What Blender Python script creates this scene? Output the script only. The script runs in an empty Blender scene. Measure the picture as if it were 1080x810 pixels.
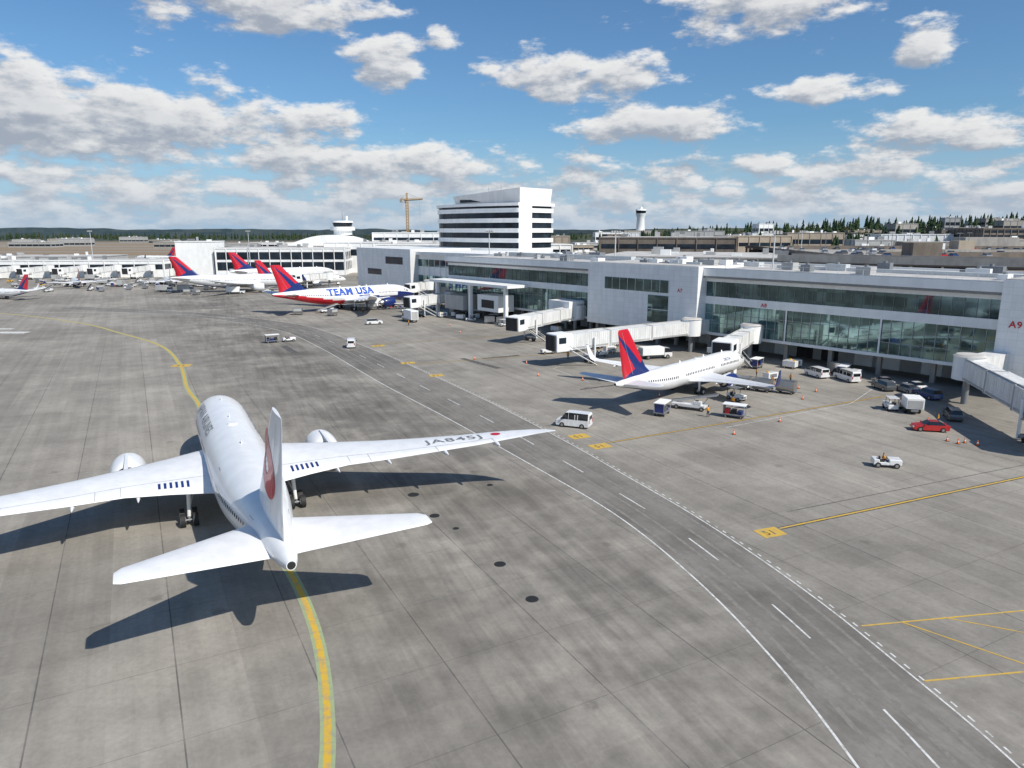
import bpy, bmesh, math, random
from mathutils import Vector, Matrix, noise
random.seed(7)
R=math.radians
scene=bpy.context.scene

# ---------------------------------------------------------------- node helpers
class NT:
    def __init__(s,nt): s.nt=nt
    def n(s,t,**k):
        x=s.nt.nodes.new(t)
        for a,b in k.items(): setattr(x,a,b)
        return x
    def setin(s,node,i,v):
        if v is None: return
        if isinstance(v,bpy.types.NodeSocket): s.nt.links.new(v,node.inputs[i])
        else: node.inputs[i].default_value=v
    def m(s,op,a,b=None,c=None,clamp=False):
        x=s.n('ShaderNodeMath',operation=op,use_clamp=clamp)
        s.setin(x,0,a); s.setin(x,1,b); s.setin(x,2,c)
        return x.outputs[0]
    def vm(s,op,a,b=None,out=0):
        x=s.n('ShaderNodeVectorMath',operation=op); s.setin(x,0,a); s.setin(x,1,b)
        return x.outputs[out]
    def xyz(s,v):
        x=s.n('ShaderNodeSeparateXYZ'); s.setin(x,0,v); return x.outputs
    def comb(s,a,b,c=0.0):
        x=s.n('ShaderNodeCombineXYZ'); s.setin(x,0,a); s.setin(x,1,b); s.setin(x,2,c); return x.outputs[0]
    def noise(s,v,scale,detail=4,rough=.55):
        x=s.n('ShaderNodeTexNoise'); s.setin(x,'Vector',v); x.inputs['Scale'].default_value=scale
        x.inputs['Detail'].default_value=detail; x.inputs['Roughness'].default_value=rough
        return x.outputs[0]
    def sstep(s,v,a,b,o0=0.0,o1=1.0):
        x=s.n('ShaderNodeMapRange',interpolation_type='SMOOTHSTEP'); s.setin(x,0,v)
        x.inputs[1].default_value=a; x.inputs[2].default_value=b; x.inputs[3].default_value=o0; x.inputs[4].default_value=o1
        return x.outputs[0]
    def mix(s,f,a,b,bt='MIX'):
        x=s.n('ShaderNodeMix',data_type='RGBA',blend_type=bt)
        s.setin(x,0,f)
        for i,v in ((6,a),(7,b)):
            if isinstance(v,(tuple,list)): v=tuple(v)+(1,) if len(v)==3 else v
            s.setin(x,i,v)
        return x.outputs[2]
    def white(s,v):
        x=s.n('ShaderNodeTexWhiteNoise',noise_dimensions='3D'); s.setin(x,0,v); return x.outputs[0]

def newmat(name):
    m=bpy.data.materials.new(name); m.use_nodes=True
    nt=m.node_tree; b=nt.nodes['Principled BSDF']
    return m,NT(nt),b
def mat(name,col,rough=.6,metal=0,var=.12,scale=1.5,coat=0,spec=None,bump=0):
    m,N,b=newmat(name)
    tc=N.n('ShaderNodeTexCoord').outputs['Object']
    f=N.noise(N.vm('MULTIPLY',tc,(1.6,1.6,.6)),scale,3,.62)
    f=N.sstep(f,.3,.7,1-var,1+var*.4)
    c=N.mix(1.0,tuple(col),N.comb(f,f,f),'MULTIPLY')
    N.setin(b,'Base Color',c)
    b.inputs['Roughness'].default_value=rough; b.inputs['Metallic'].default_value=metal
    if coat: b.inputs['Coat Weight'].default_value=coat; b.inputs['Coat Roughness'].default_value=.08
    if spec is not None: b.inputs['Specular IOR Level'].default_value=spec
    return m

M={}
M['white']=mat('white_aircraft_paint',(.84,.84,.83),.30,0,.06,.4,coat=.3)
M['winggrey']=mat('wing_paint',(.78,.785,.79),.4,0,.07,.5,coat=.1)
M['seam']=mat('panel_seam',(.40,.41,.42),.6)
M['bwhite']=mat('white_wall_panel',(.88,.88,.86),.55,0,.08,.25)
M['bgrey']=mat('grey_wall_panel',(.42,.42,.41),.6,0,.12,.3)
M['roof']=mat('roof_membrane',(.55,.53,.50),.85,0,.25,.12)
M['conc']=mat('structural_concrete',(.38,.355,.32),.85,0,.2,.3)
M['brownc']=mat('brown_concrete',(.20,.165,.135),.85,0,.25,.2)
M['dark']=mat('dark_interior',(.035,.035,.037),.8,0,.3,.5)
M['black']=mat('rubber_black',(.02,.02,.02),.7)
M['metal']=mat('bare_metal',(.5,.5,.5),.35,.9)
M['steel']=mat('grey_steel',(.25,.26,.27),.5,.3)
M['mull']=mat('mullion_aluminium',(.62,.64,.64),.4,.2)
M['red']=mat('red_paint',(.58,.012,.025),.4,coat=.3)
M['blue']=mat('navy_paint',(.012,.03,.16),.35,coat=.3)
M['lblue']=mat('blue_paint',(.015,.08,.42),.4)
M['yellow']=mat('yellow_paint',(.75,.42,.03),.5)
M['orange']=mat('orange_cone',(.85,.16,.02),.5)
M['hivis']=mat('hivis_vest',(.75,.32,.03),.8)
M['navyc']=mat('work_trousers',(.03,.035,.06),.9)
M['skin']=mat('skin',(.45,.27,.19),.6)
M['tan']=mat('tan_cladding',(.42,.35,.27),.8,0,.15,.2)
M['carred']=mat('car_paint_red',(.5,.02,.02),.25,coat=.8)
M['carwhite']=mat('car_paint_white',(.8,.8,.79),.3,coat=.6)
M['cargrey']=mat('car_paint_grey',(.13,.135,.14),.3,.3,coat=.6)
M['carblue']=mat('car_paint_blue',(.03,.07,.2),.3,coat=.6)
M['silver']=mat('car_paint_silver',(.45,.46,.47),.3,.4,coat=.6)
M['craney']=mat('crane_yellow',(.50,.30,.10),.7)
M['lamp']=mat('lamp_lens',(.6,.55,.45),.2)
M['tail_red_lamp']=mat('rear_lamp',(.4,.02,.01),.2)
def glassmat(name,col,rough=.06,sc=.6,var=.5,metal=0,spec=.8):
    m,N,b=newmat(name)
    tc=N.n('ShaderNodeTexCoord').outputs['Object']
    q=N.vm('FLOOR',N.vm('MULTIPLY',tc,(sc,sc,sc*1.0)))
    w=N.white(q)
    f=N.sstep(w,0,1,1-var,1+var)
    n2=N.sstep(N.noise(tc,.15,3),.35,.65,.7,1.35)
    f=N.m('MULTIPLY',f,n2)
    N.setin(b,'Base Color',N.mix(1.0,tuple(col),N.comb(f,f,f),'MULTIPLY'))
    b.inputs['Roughness'].default_value=rough; b.inputs['Metallic'].default_value=metal
    b.inputs['Specular IOR Level'].default_value=spec
    return m
M['glass']=glassmat('curtain_wall_glass',(.17,.26,.25),.04,.53,.25,.75)
M['glassd']=glassmat('dark_window_glass',(.016,.024,.034),.22,.3,.3,0,.3)
M['glassb']=glassmat('band_window_glass',(.09,.14,.145),.05,.53,.25,.7)
M['pglass']=glassmat('aircraft_window',(.02,.022,.026),.1,2)
M['cglass']=glassmat('vehicle_glass',(.015,.017,.02),.05,1,.1)

def ribbed():
    m,N,b=newmat('ribbed_white_metal')
    tc=N.n('ShaderNodeTexCoord').outputs['Object']
    X=N.xyz(tc)
    w=N.m('SINE',N.m('MULTIPLY',N.m('ADD',X[0],X[1]),9.0))
    bp=N.n('ShaderNodeBump'); bp.inputs['Strength'].default_value=.6; bp.inputs['Distance'].default_value=.08
    N.setin(bp,'Height',w); N.setin(b,'Normal',bp.outputs[0])
    f=N.sstep(N.noise(N.vm('MULTIPLY',tc,(1,1,.2)),1.2,3),.3,.7,.82,1.03)
    N.setin(b,'Base Color',N.mix(1.0,(.80,.80,.78),N.comb(f,f,f),'MULTIPLY'))
    b.inputs['Roughness'].default_value=.5
    return m
M['ribbed']=ribbed()
def panelled(name,col,s=1.5,sz=1.2):
    m,N,b=newmat(name)
    tc=N.n('ShaderNodeTexCoord').outputs['Object']
    X=N.xyz(tc)
    def line(v,p,w):
        return N.m('LESS_THAN',N.m('FRACT',N.m('DIVIDE',v,p)),w)
    l=N.m('MAXIMUM',line(X[0],s,.025/s*2),line(X[2],sz,.05/sz))
    q=N.comb(N.m('FLOOR',N.m('DIVIDE',X[0],s)),N.m('FLOOR',N.m('DIVIDE',X[2],sz)),0.0)
    w=N.sstep(N.white(q),0,1,.96,1.02)
    d=N.sstep(N.noise(N.vm('MULTIPLY',tc,(1,1,.15)),.6,3),.35,.7,1.0,.90)
    f=N.m('MULTIPLY',w,d)
    c=N.mix(1.0,tuple(col),N.comb(f,f,f),'MULTIPLY')
    c=N.mix(N.m('MULTIPLY',l,.35),c,(.4,.4,.4))
    N.setin(b,'Base Color',c); b.inputs['Roughness'].default_value=.45
    return m
M['panel']=panelled('white_panel_wall',(.90,.90,.885))

# ---------------------------------------------------------------- mesh helpers
class Thing:
    def __init__(s,name,loc=(0,0,0),rot=0,single=False):
        s.name=name; s.loc=loc; s.rot=rot; s.single=single; s.parts={}; s.cur='body'; s.M=None
    def part(s,n): s.cur=n; return s
    def add(s,vs,fs,mt,smooth=False):
        p=s.parts.setdefault('all' if s.single else s.cur,dict(v=[],f=[],m=[],s=[],mats=[]))
        o=len(p['v'])
        if s.M is not None: vs=[tuple(s.M@Vector(v)) for v in vs]
        p['v']+=[tuple(v) for v in vs]
        for i,f in enumerate(fs):
            k=mt[i] if isinstance(mt,(list,)) else mt
            if k not in p['mats']: p['mats'].append(k)
            p['f'].append(tuple(a+o for a in f)); p['m'].append(p['mats'].index(k)); p['s'].append(smooth)
    def box(s,x0,x1,y0,y1,z0,z1,mt):
        v=[(x0,y0,z0),(x1,y0,z0),(x1,y1,z0),(x0,y1,z0),(x0,y0,z1),(x1,y0,z1),(x1,y1,z1),(x0,y1,z1)]
        s.add(v,[(3,2,1,0),(4,5,6,7),(0,1,5,4),(1,2,6,5),(2,3,7,6),(3,0,4,7)],mt)
    def bev(s,x0,x1,y0,y1,z0,z1,mt,b=.08):
        bm=bmesh.new(); bmesh.ops.create_cube(bm,size=1)
        for v in bm.verts:
            v.co=Vector(((x0+x1)/2+v.co.x*(x1-x0),(y0+y1)/2+v.co.y*(y1-y0),(z0+z1)/2+v.co.z*(z1-z0)))
        bmesh.ops.bevel(bm,geom=bm.edges[:],offset=b,segments=2,affect='EDGES',profile=.5)
        bm.verts.index_update()
        s.add([v.co[:] for v in bm.verts],[[v.index for v in f.verts] for f in bm.faces],mt); bm.free()
    def prism(s,poly,z0,z1,mt,top=None):
        n=len(poly)
        v=[(p[0],p[1],z0) for p in poly]+[(p[0],p[1],z1) for p in poly]
        f=[(i,(i+1)%n,(i+1)%n+n,i+n) for i in range(n)]
        s.add(v,f,mt); s.add(v,[tuple(range(n,2*n)),tuple(range(n-1,-1,-1))],top or mt)
    def cyl(s,a,b,r0,r1,mt,n=12,caps=True,smooth=True):
        a=Vector(a); b=Vector(b); d=(b-a).normalized()
        u=d.orthogonal().normalized(); w=d.cross(u)
        v=[]
        for c,r in((a,r0),(b,r1)):
            for i in range(n):
                t=2*math.pi*i/n; v.append(tuple(c+u*math.cos(t)*r+w*math.sin(t)*r))
        s.add(v,[(i,(i+1)%n,(i+1)%n+n,i+n) for i in range(n)],mt,smooth)
        if caps: s.add(v,[tuple(range(n-1,-1,-1)),tuple(range(n,2*n))],mt)
    def loft(s,rings,mt,capa=True,capb=True,smooth=True,matf=None):
        n=len(rings[0]); v=[p for r in rings for p in r]; f=[];ms=[]
        for j in range(len(rings)-1):
            for i in range(n):
                f.append((j*n+i,j*n+(i+1)%n,(j+1)*n+(i+1)%n,(j+1)*n+i)); ms.append(matf(j,i) if matf else mt)
        s.add(v,f,ms,smooth)
        if capa: s.add(rings[0],[tuple(range(n-1,-1,-1))],mt)
        if capb: s.add(rings[-1],[tuple(range(n))],mt)
    def finish(s):
        Mx=Matrix.Translation(s.loc)@Matrix.Rotation(s.rot,4,'Z')
        par=None
        if not s.single:
            par=bpy.data.objects.new(s.name,None); scene.collection.objects.link(par); par.matrix_world=Mx
            par.empty_display_size=1
        for k,p in s.parts.items():
            me=bpy.data.meshes.new(s.name+'_'+k); me.from_pydata(p['v'],[],p['f'])
            for mm in p['mats']: me.materials.append(M[mm] if isinstance(mm,str) else mm)
            me.polygons.foreach_set('material_index',p['m']); me.polygons.foreach_set('use_smooth',p['s']); me.update()
            o=bpy.data.objects.new(s.name if s.single else k,me); scene.collection.objects.link(o)
            if par: o.parent=par
            else: o.matrix_world=Mx
        return par

_tc={}
def text_mesh(body,size,cuts=0,bold=0.0):
    key=(body,cuts,bold)
    if key not in _tc:
        c=bpy.data.curves.new('t','FONT'); c.body=body; c.size=1; c.resolution_u=3; c.offset=bold
        if bold: c.space_character=1.12
        o=bpy.data.objects.new('t',c); scene.collection.objects.link(o)
        dg=bpy.context.evaluated_depsgraph_get(); me=bpy.data.meshes.new_from_object(o.evaluated_get(dg))
        bm=bmesh.new(); bm.from_mesh(me); bmesh.ops.triangulate(bm,faces=bm.faces[:])
        if cuts: bmesh.ops.subdivide_edges(bm,edges=bm.edges[:],cuts=cuts,use_grid_fill=True)
        bm.verts.index_update()
        _tc[key]=([(v.co.x,v.co.y) for v in bm.verts],[[v.index for v in f.verts] for f in bm.faces])
        bm.free(); bpy.data.objects.remove(o); bpy.data.meshes.remove(me); bpy.data.curves.remove(c)
    v,f=_tc[key]
    return [(a*size,b*size) for a,b in v],f

def catmull(pts,step=2.0):
    P=[Vector(p) for p in pts]; out=[]
    for i in range(len(P)-1):
        p0=P[max(i-1,0)];p1=P[i];p2=P[i+1];p3=P[min(i+2,len(P)-1)]
        n=max(2,int((p2-p1).length/step))
        for k in range(n):
            t=k/n
            out.append(.5*((2*p1)+(-p0+p2)*t+(2*p0-5*p1+4*p2-p3)*t*t+(-p0+3*p1-3*p2+p3)*t**3))
    out.append(P[-1]); return out

# ---------------------------------------------------------------- world / sky
w=bpy.data.worlds.new("World"); scene.world=w; w.use_nodes=True
try: w.cycles.sampling_method='NONE'
except Exception as e: print(e)
nt=w.node_tree; N=NT(nt); bg=nt.nodes['Background']
sky=N.n('ShaderNodeTexSky'); sky.sky_type='NISHITA'; sky.sun_disc=False
sky.sun_elevation=R(45); sky.sun_rotation=R(131.3); sky.altitude=100; sky.air_density=1.0; sky.dust_density=.8; sky.ozone_density=1.0
gen=N.n('ShaderNodeTexCoord').outputs['Generated']
d=N.xyz(gen)
az=N.m('MULTIPLY',N.m('ARCTAN2',d[0],d[1]),57.2958)
el=N.m('MULTIPLY',N.m('ARCSINE',d[2]),57.2958)
# cloud groups: azimuth, elevation, half width, half height (degrees), weight
blobs=[(-18,15.4,9,2.2,1.0),(-9.3,12.3,3.0,2.2,.95),(-5,13.3,1.5,1.2,.7),(5,11.2,6.6,1.8,1.0),(10.7,7.7,6.8,1.5,1.0),(18,15.2,7,2.0,.95),
 (28.3,12.0,1.9,1.7,.85),(23.4,9.6,4.5,1.0,.85),(28.8,6.3,5.2,1.6,1.0),(35.5,8.2,2.0,1.2,.9),(-31,7.2,16,3.0,1.12),(-14.5,7.7,4.2,1.5,.95),
 (19.7,4.8,5,.9,.8),(-12,5.0,14,1.5,.95),(-75,14,25,6,1),(75,14,25,6,1),(180,30,60,10,1)]
v0=N.comb(az,el,0.0)
n2=N.noise(N.vm('ADD',N.vm('MULTIPLY',v0,(.06,.62,0)),(3.1,1.7,4)),1.0,4,.55)
low=N.m('ADD',N.sstep(el,9.0,2.5,0,.70),N.m('MULTIPLY',N.m('SUBTRACT',n2,.5),1.2))
def field(dx,dy,det):
    v=N.vm('ADD',v0,(dx,dy,0)) if dx else v0
    acc=None
    for (a,e,ha,he,amp) in blobs:
        q=N.vm('MULTIPLY',N.vm('SUBTRACT',v,(a,e,0)),(1/ha,1/he,0))
        g=N.sstep(N.vm('LENGTH',q,None,1),0.0,1.9,amp*1.05,0.0)
        acc=g if acc is None else N.m('MAXIMUM',acc,g)
    n1=N.noise(N.vm('MULTIPLY',v,(.16,.36,0)),1.6,det,.6)
    acc=N.m('MAXIMUM',acc,low)
    return N.m('ADD',acc,N.m('MULTIPLY',N.m('SUBTRACT',n1,.5),2.3))
f0=field(0,0,7)
f1=field(.5,.75,5)
dens=N.sstep(f0,.38,.80)
lit=N.sstep(N.m('SUBTRACT',f0,f1),-.38,.45)
thick=N.sstep(f0,.5,1.5)
lit=N.m('MULTIPLY',lit,N.m('SUBTRACT',1.0,N.m('MULTIPLY',thick,.35)))
ccol=N.mix(lit,(3.6,4.0,4.7),(9.0,8.9,8.7))
hz=N.sstep(el,0,6)
ccol=N.mix(hz,N.mix(.5,ccol,(5.2,5.9,6.9)),ccol)
skyc=N.mix(1.0,sky.outputs[0],(0.60,.88,1.12),'MULTIPLY')
skyc=N.mix(N.sstep(el,8,0,0,.75),skyc,(3.9,5.4,7.4))
dens=N.m('MULTIPLY',dens,N.sstep(el,-.5,2.5,.45,.95))
col=N.mix(dens,skyc,ccol)
N.setin(bg,'Color',col); bg.inputs['Strength'].default_value=.10

sl=bpy.data.lights.new('sun','SUN'); sl.energy=4.6; sl.angle=R(.5); sl.color=(1,.95,.87)
so=bpy.data.objects.new('sun',sl); scene.collection.objects.link(so)
so.rotation_euler=Vector((-.74,.67,-1)).to_track_quat('-Z','Y').to_euler(); so.location=(60,-60,90)

cam=bpy.data.cameras.new('camera'); co=bpy.data.objects.new('camera',cam); scene.collection.objects.link(co)
cam.sensor_width=36; cam.lens=24.97; cam.clip_start=.5; cam.clip_end=30000
co.location=(0,0,27); co.rotation_euler=(R(90)-math.atan(162/749),0,0)
scene.camera=co

# ---------------------------------------------------------------- ground
def groundmat(name,base=(.335,.308,.265),road=False):
    m,N,b=newmat(name)
    pos=N.n('ShaderNodeNewGeometry').outputs['Position']
    P=N.xyz(pos)
    ca,sa=.468,.884
    a=N.m('ADD',N.m('MULTIPLY',P[0],-ca),N.m('MULTIPLY',P[1],sa))   # along
    c=N.m('ADD',N.m('MULTIPLY',P[0],sa),N.m('MULTIPLY',P[1],ca))    # across
    S=7.6
    fa=N.m('DIVIDE',a,S); fc=N.m('DIVIDE',c,S)
    def ln(f,wd):
        q=N.m('ABSOLUTE',N.m('SUBTRACT',N.m('FRACT',f),.5))
        return N.m('GREATER_THAN',q,.5-wd)
    la=N.m('MULTIPLY',ln(fa,.0035),.7); lc=ln(fc,.006)
    slab=N.white(N.comb(N.m('FLOOR',N.m('ADD',fa,.5)),N.m('FLOOR',N.m('ADD',fc,.5)),0.0))
    lane=N.white(N.comb(N.m('FLOOR',N.m('ADD',fc,.5)),3.0,1.0))
    big=N.noise(pos,.03,3,.6); mid=N.noise(pos,.22,5,.68); fine=N.noise(pos,2.5,3,.7)
    streak=N.noise(N.comb(N.m('MULTIPLY',a,.018),N.m('MULTIPLY',c,.65),1.0),1.0,4,.65)
    rx=N.m('ADD',N.m('MULTIPLY',P[0],.93),N.m('MULTIPLY',P[1],.36)); ry=N.m('ADD',N.m('MULTIPLY',P[0],-.36),N.m('MULTIPLY',P[1],.93))
    st2=N.noise(N.comb(N.m('MULTIPLY',rx,.9),N.m('MULTIPLY',ry,.022),7.0),1.0,4,.7)
    f=N.m('MULTIPLY',N.sstep(big,.32,.68,.80,1.10),N.sstep(mid,.3,.72,1.08,.86))
    f=N.m('MULTIPLY',f,N.sstep(fine,.25,.75,.91,1.07))
    f=N.m('MULTIPLY',f,N.sstep(streak,.32,.68,.88,1.05))
    if not road: f=N.m('MULTIPLY',f,N.m('MULTIPLY',N.sstep(slab,0,1,.93,1.05),N.sstep(lane,0,1,.94,1.04)))
    zx=N.m('DIVIDE',N.m('SUBTRACT',c,27.0),18.0)
    zone=N.m('EXPONENT',N.m('MULTIPLY',N.m('MULTIPLY',zx,zx),-1.0))
    z2=N.m('MULTIPLY',zone,N.sstep(st2,.40,.66))
    zone=N.m('MULTIPLY',zone,N.sstep(N.noise(pos,.055,4,.72),.36,.60))
    f=N.m('MULTIPLY',f,N.m('SUBTRACT',1.0,N.m('MULTIPLY',zone,.30)))
    f=N.m('MULTIPLY',f,N.m('SUBTRACT',1.0,N.m('MULTIPLY',z2,.20)))
    vo=N.n('ShaderNodeTexVoronoi'); N.setin(vo,'Vector',pos); vo.inputs['Scale'].default_value=.16
    sp=N.sstep(N.m('ADD',vo.outputs['Distance'],N.m('MULTIPLY',N.m('SUBTRACT',fine,.5),.12)),.03,.12,.76,1.0)
    f=N.m('MULTIPLY',f,sp)
    col=N.mix(1.0,base,N.comb(f,f,f),'MULTIPLY')
    if not road:
        l=N.m('MAXIMUM',la,lc)
        l=N.m('MULTIPLY',l,N.sstep(mid,.3,.6,.3,.8))
        fade=N.sstep(P[1],60,300,1.0,0.2)
        col=N.mix(N.m('MULTIPLY',l,fade),col,(.09,.085,.08))
        wob=N.m('MULTIPLY',N.m('SUBTRACT',N.noise(pos,.004,2),.5),160.0)
        dg=N.m('ADD',P[1],wob)
        g1=N.sstep(P[1],560,600)
        band=N.noise(N.comb(N.m('MULTIPLY',P[0],.0006),N.m('MULTIPLY',P[1],.010),0.0),1.0,3)
        grass=N.mix(N.sstep(band,.47,.53),(.27,.20,.13),(.28,.26,.22))
        col=N.mix(g1,col,grass)
        city=N.noise(pos,.012,4,.7)
        ccol=N.mix(N.sstep(city,.4,.6),(.05,.06,.035),(.20,.19,.17))
        right=N.sstep(P[0],-150,100)
        col=N.mix(N.m('MULTIPLY',right,N.sstep(P[1],420,500)),col,ccol)
        col=N.mix(N.sstep(dg,1500,2100),col,(.055,.07,.05))
    N.setin(b,'Base Color',col); b.inputs['Roughness'].default_value=.85
    b.inputs['Specular IOR Level'].default_value=.25
    return m
M['ground']=groundmat('apron_concrete')
M['road']=groundmat('road_surface',(.262,.243,.213),True)
def linemat(name,col,wear=.5,under=(.28,.26,.23),lo=.42):
    m,N,b=newmat(name)
    pos=N.n('ShaderNodeNewGeometry').outputs['Position']
    f=N.sstep(N.noise(pos,1.6,4,.75),lo,lo+.26,0,wear)
    N.setin(b,'Base Color',N.mix(f,tuple(col),under)); b.inputs['Roughness'].default_value=.75
    return m
M['lwhite']=linemat('marking_white',(.70,.70,.67),.8)
M['lyellow']=linemat('marking_yellow',(.64,.40,.04),.6)
M['lgreen']=linemat('marking_green',(.33,.40,.21),.6)
M['lblack']=linemat('marking_black',(.04,.04,.04),.5)
M['tar']=linemat('sealant',(.07,.065,.058),.6)
M['tyre']=linemat('tyre_mark',(.185,.172,.152),.95,(.245,.228,.20),.36)

T=Thing('ground',single=True)
T.add([(-15000,-2000,0),(15000,-2000,0),(15000,15000,0),(-15000,15000,0)],[(0,1,2,3)],'ground'); T.finish()

def ribbon(T,pts,wd,z,mt,off=0,step=2.0,dash=None,start=0):
    C=catmull([(p[0],p[1],0) for p in pts],step) if step else [Vector((p[0],p[1],0)) for p in pts]
    L=[0]
    for i in range(1,len(C)): L.append(L[-1]+(C[i]-C[i-1]).length)
    def at(s):
        s=min(max(s,0),L[-1])
        for i in range(1,len(C)):
            if L[i]>=s: break
        t=(s-L[i-1])/max(L[i]-L[i-1],1e-6); p=C[i-1].lerp(C[i],t); dd=(C[i]-C[i-1]).normalized()
        return p,Vector((-dd.y,dd.x,0))
    def strip(a,b):
        n=max(1,int((b-a)/2.0)); v=[]
        for k in range(n+1):
            p,nn=at(a+(b-a)*k/n); q=p+nn*off
            v+=[tuple(q+nn*wd/2+Vector((0,0,z))),tuple(q-nn*wd/2+Vector((0,0,z)))]
        T.add(v,[(2*k,2*k+1,2*k+3,2*k+2) for k in range(n)],mt)
    if dash:
        s=start
        while s<L[-1]: strip(s,min(s+dash[0],L[-1])); s+=dash[1]
    else: strip(0,L[-1])
roadL=[(18.2,10),(18.3,20),(17.8,31.5),(16.9,40.5),(14.6,51.5),(10.1,64.7),(2.2,79.9),(-9.8,101.6),(-24.2,126.5),(-44.2,163.5),(-62,192),(-82.6,212.4),(-107.4,229.4),(-160,250)]
roadR=[(26.0,10),(26.3,20),(26.1,31.5),(24.5,40.8),(23.1,47.5),(20.8,55.5),(17.4,65.2),(12.9,75.8),(7.4,88.5),(-.5,105.0),(-10.9,124.8),(-31,160.5),(-56.9,201),(-81.1,222.4),(-105,238),(-158,258)]
def resample(pts,n):
    C=catmull([(p[0],p[1],0) for p in pts],1.5); L=[0]
    for i in range(1,len(C)): L.append(L[-1]+(C[i]-C[i-1]).length)
    out=[];j=1
    for k in range(n+1):
        s=L[-1]*k/n
        while j<len(C)-1 and L[j]<s: j+=1
        t=(s-L[j-1])/max(L[j]-L[j-1],1e-6); out.append(C[j-1].lerp(C[j],min(1,t)))
    return out
A=resample(roadL,120); B=resample(roadR,120)
T=Thing('service_road',single=True)
v=[]
for p,q in zip(A,B): v+=[(p.x,p.y,.004),(q.x,q.y,.004)]
T.add(v,[(2*k,2*k+1,2*k+3,2*k+2) for k in range(120)],'road'); T.finish()
T=Thing('road_markings',single=True)
ribbon(T,roadL,.16,.011,'lwhite')
ribbon(T,roadR,.13,.011,'lwhite')
ribbon(T,roadR,.13,.011,'lwhite',off=-.38,dash=(.5,1.25))
mid=[((p.x+q.x)/2,(p.y+q.y)/2) for p,q in zip(A,B)][::4]
ribbon(T,mid,.15,.011,'lwhite',dash=(4.6,12.0),start=9.5)
T.add([(-139.4,189,.005),(-131,189,.005),(-131,192.4,.005),(-139.4,192.4,.005)],[(0,1,2,3)],'lwhite')
T.add([(-152,197,.005),(-140,197,.005),(-140,199,.005),(-152,199,.005)],[(0,1,2,3)],'lwhite')
ribbon(T,[(-170,240),(-120,236),(-86,222)],.3,.012,'lwhite')
# stand safety lines
for pts in ([(30,96),(54,110),(63,121)],[(20,150),(8,140),(14,126)]): ribbon(T,pts,.1,.012,'lwhite',step=None)
T.finish()
T=Thing('tyre_marks',single=True)
random.seed(4)
for off,wd in ((2.6,.35),(.9,.3),(-1.1,.32),(-2.7,.3)):
    ribbon(T,mid,wd,.0075,'tyre',off=off)
T.finish()
T=Thing('taxiway_markings',single=True)
cl=[(-8.2,15),(-8.6,24),(-9.5,31.5),(-11.4,38.5),(-13.3,43.7),(-16.1,49.6),(-20,56.5),(-30,74),(-42,95),(-50,110),(-57.2,122),(-68.1,143.2),(-83.8,167.7),(-105.8,190),(-131,212.4),(-175,238),(-250,262)]
ribbon(T,cl,.85,.009,'lgreen'); ribbon(T,cl,.40,.013,'lyellow')
def yl(pts,wd=.22,mt='lyellow',z=.014,dark=True):
    if dark: ribbon(T,pts,wd*2.2,z-.004,'lblack',step=None)
    ribbon(T,pts,wd,z,mt,step=None)
yl([(24.8,61.5),(57.4,75.6),(110,98.6)],.24)
ribbon(T,[(27,65.5),(60,79.6),(100,97)],.12,.009,'tar',step=None)
yl([(24.4,44.9),(36.9,46.9),(60,50)],.15,dark=False); yl([(27.4,45.45),(33.2,39.9)],.13,dark=False,z=.017); yl([(25.3,38.7),(45,41.4)],.15,dark=False)
yl([(30.8,46.0),(37.5,43.0)],.12,dark=False,z=.017)
yl([(12.4,88.6),(62.6,115.5)],.22)
yl([(-20.5,144),(12,158),(30,170)],.22); yl([(-33,170),(0,186)],.22)
def sign(x,y,ang,s=1.0):
    c,sn=math.cos(ang),math.sin(ang)
    def q(a,b,z): return (x+c*a-sn*b,y+sn*a+c*b,z)
    T.add([q(-1.2*s,-.9*s,.019),q(1.2*s,-.9*s,.019),q(1.2*s,.9*s,.019),q(-1.2*s,.9*s,.019)],[(0,1,2,3)],'lyellow')
    vv,ff=text_mesh('51',1.3*s); T.add([q(a-.75*s,b-.45*s,.023) for a,b in vv],ff,'lblack')
sign(23.6,60.6,R(20)); sign(9.0,91.6,R(25),1.1); sign(11.3,87.2,R(25),1.1); sign(-67.5,142.6,R(5),1.5); sign(-21.7,145.6,R(20),1.2); sign(-14.4,132.5,R(20),1.1); sign(-32,168,R(20),1.3)
for (x,y,l,wd,an) in [(-2,140,14,1.4,2.2),(-6,150,9,1.2,.5),(-48,158,12,1.5,2.1),(12,120,10,.8,.5)]:
    c,sn=math.cos(an),math.sin(an)
    T.add([(x,y,.008),(x+c*l,y+sn*l,.008),(x+c*l-sn*wd,y+sn*l+c*wd,.008),(x-sn*wd,y+c*wd,.008)],[(0,1,2,3)],'tar')
T.finish()
for (x,y,r) in [(-20.6,78.2,.6),(-10.3,70.1,.6),(-1,54.3,.5),(1.5,48.6,.5),(-7.5,64.5,.5),(-5.2,61.5,.3),(-13.5,84.5,.6),(-2.4,73.0,.35)]:
    T=Thing('manhole_cover',(x,y,0),single=True)
    T.cyl((0,0,.0),(0,0,.022),r,r-.02,'black',24)
    for k in range(4): T.box(-r*.6,r*.6,-r*.5+k*r*.33-.02,-r*.5+k*r*.33+.02,.022,.03,'black')
    T.finish()

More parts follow.
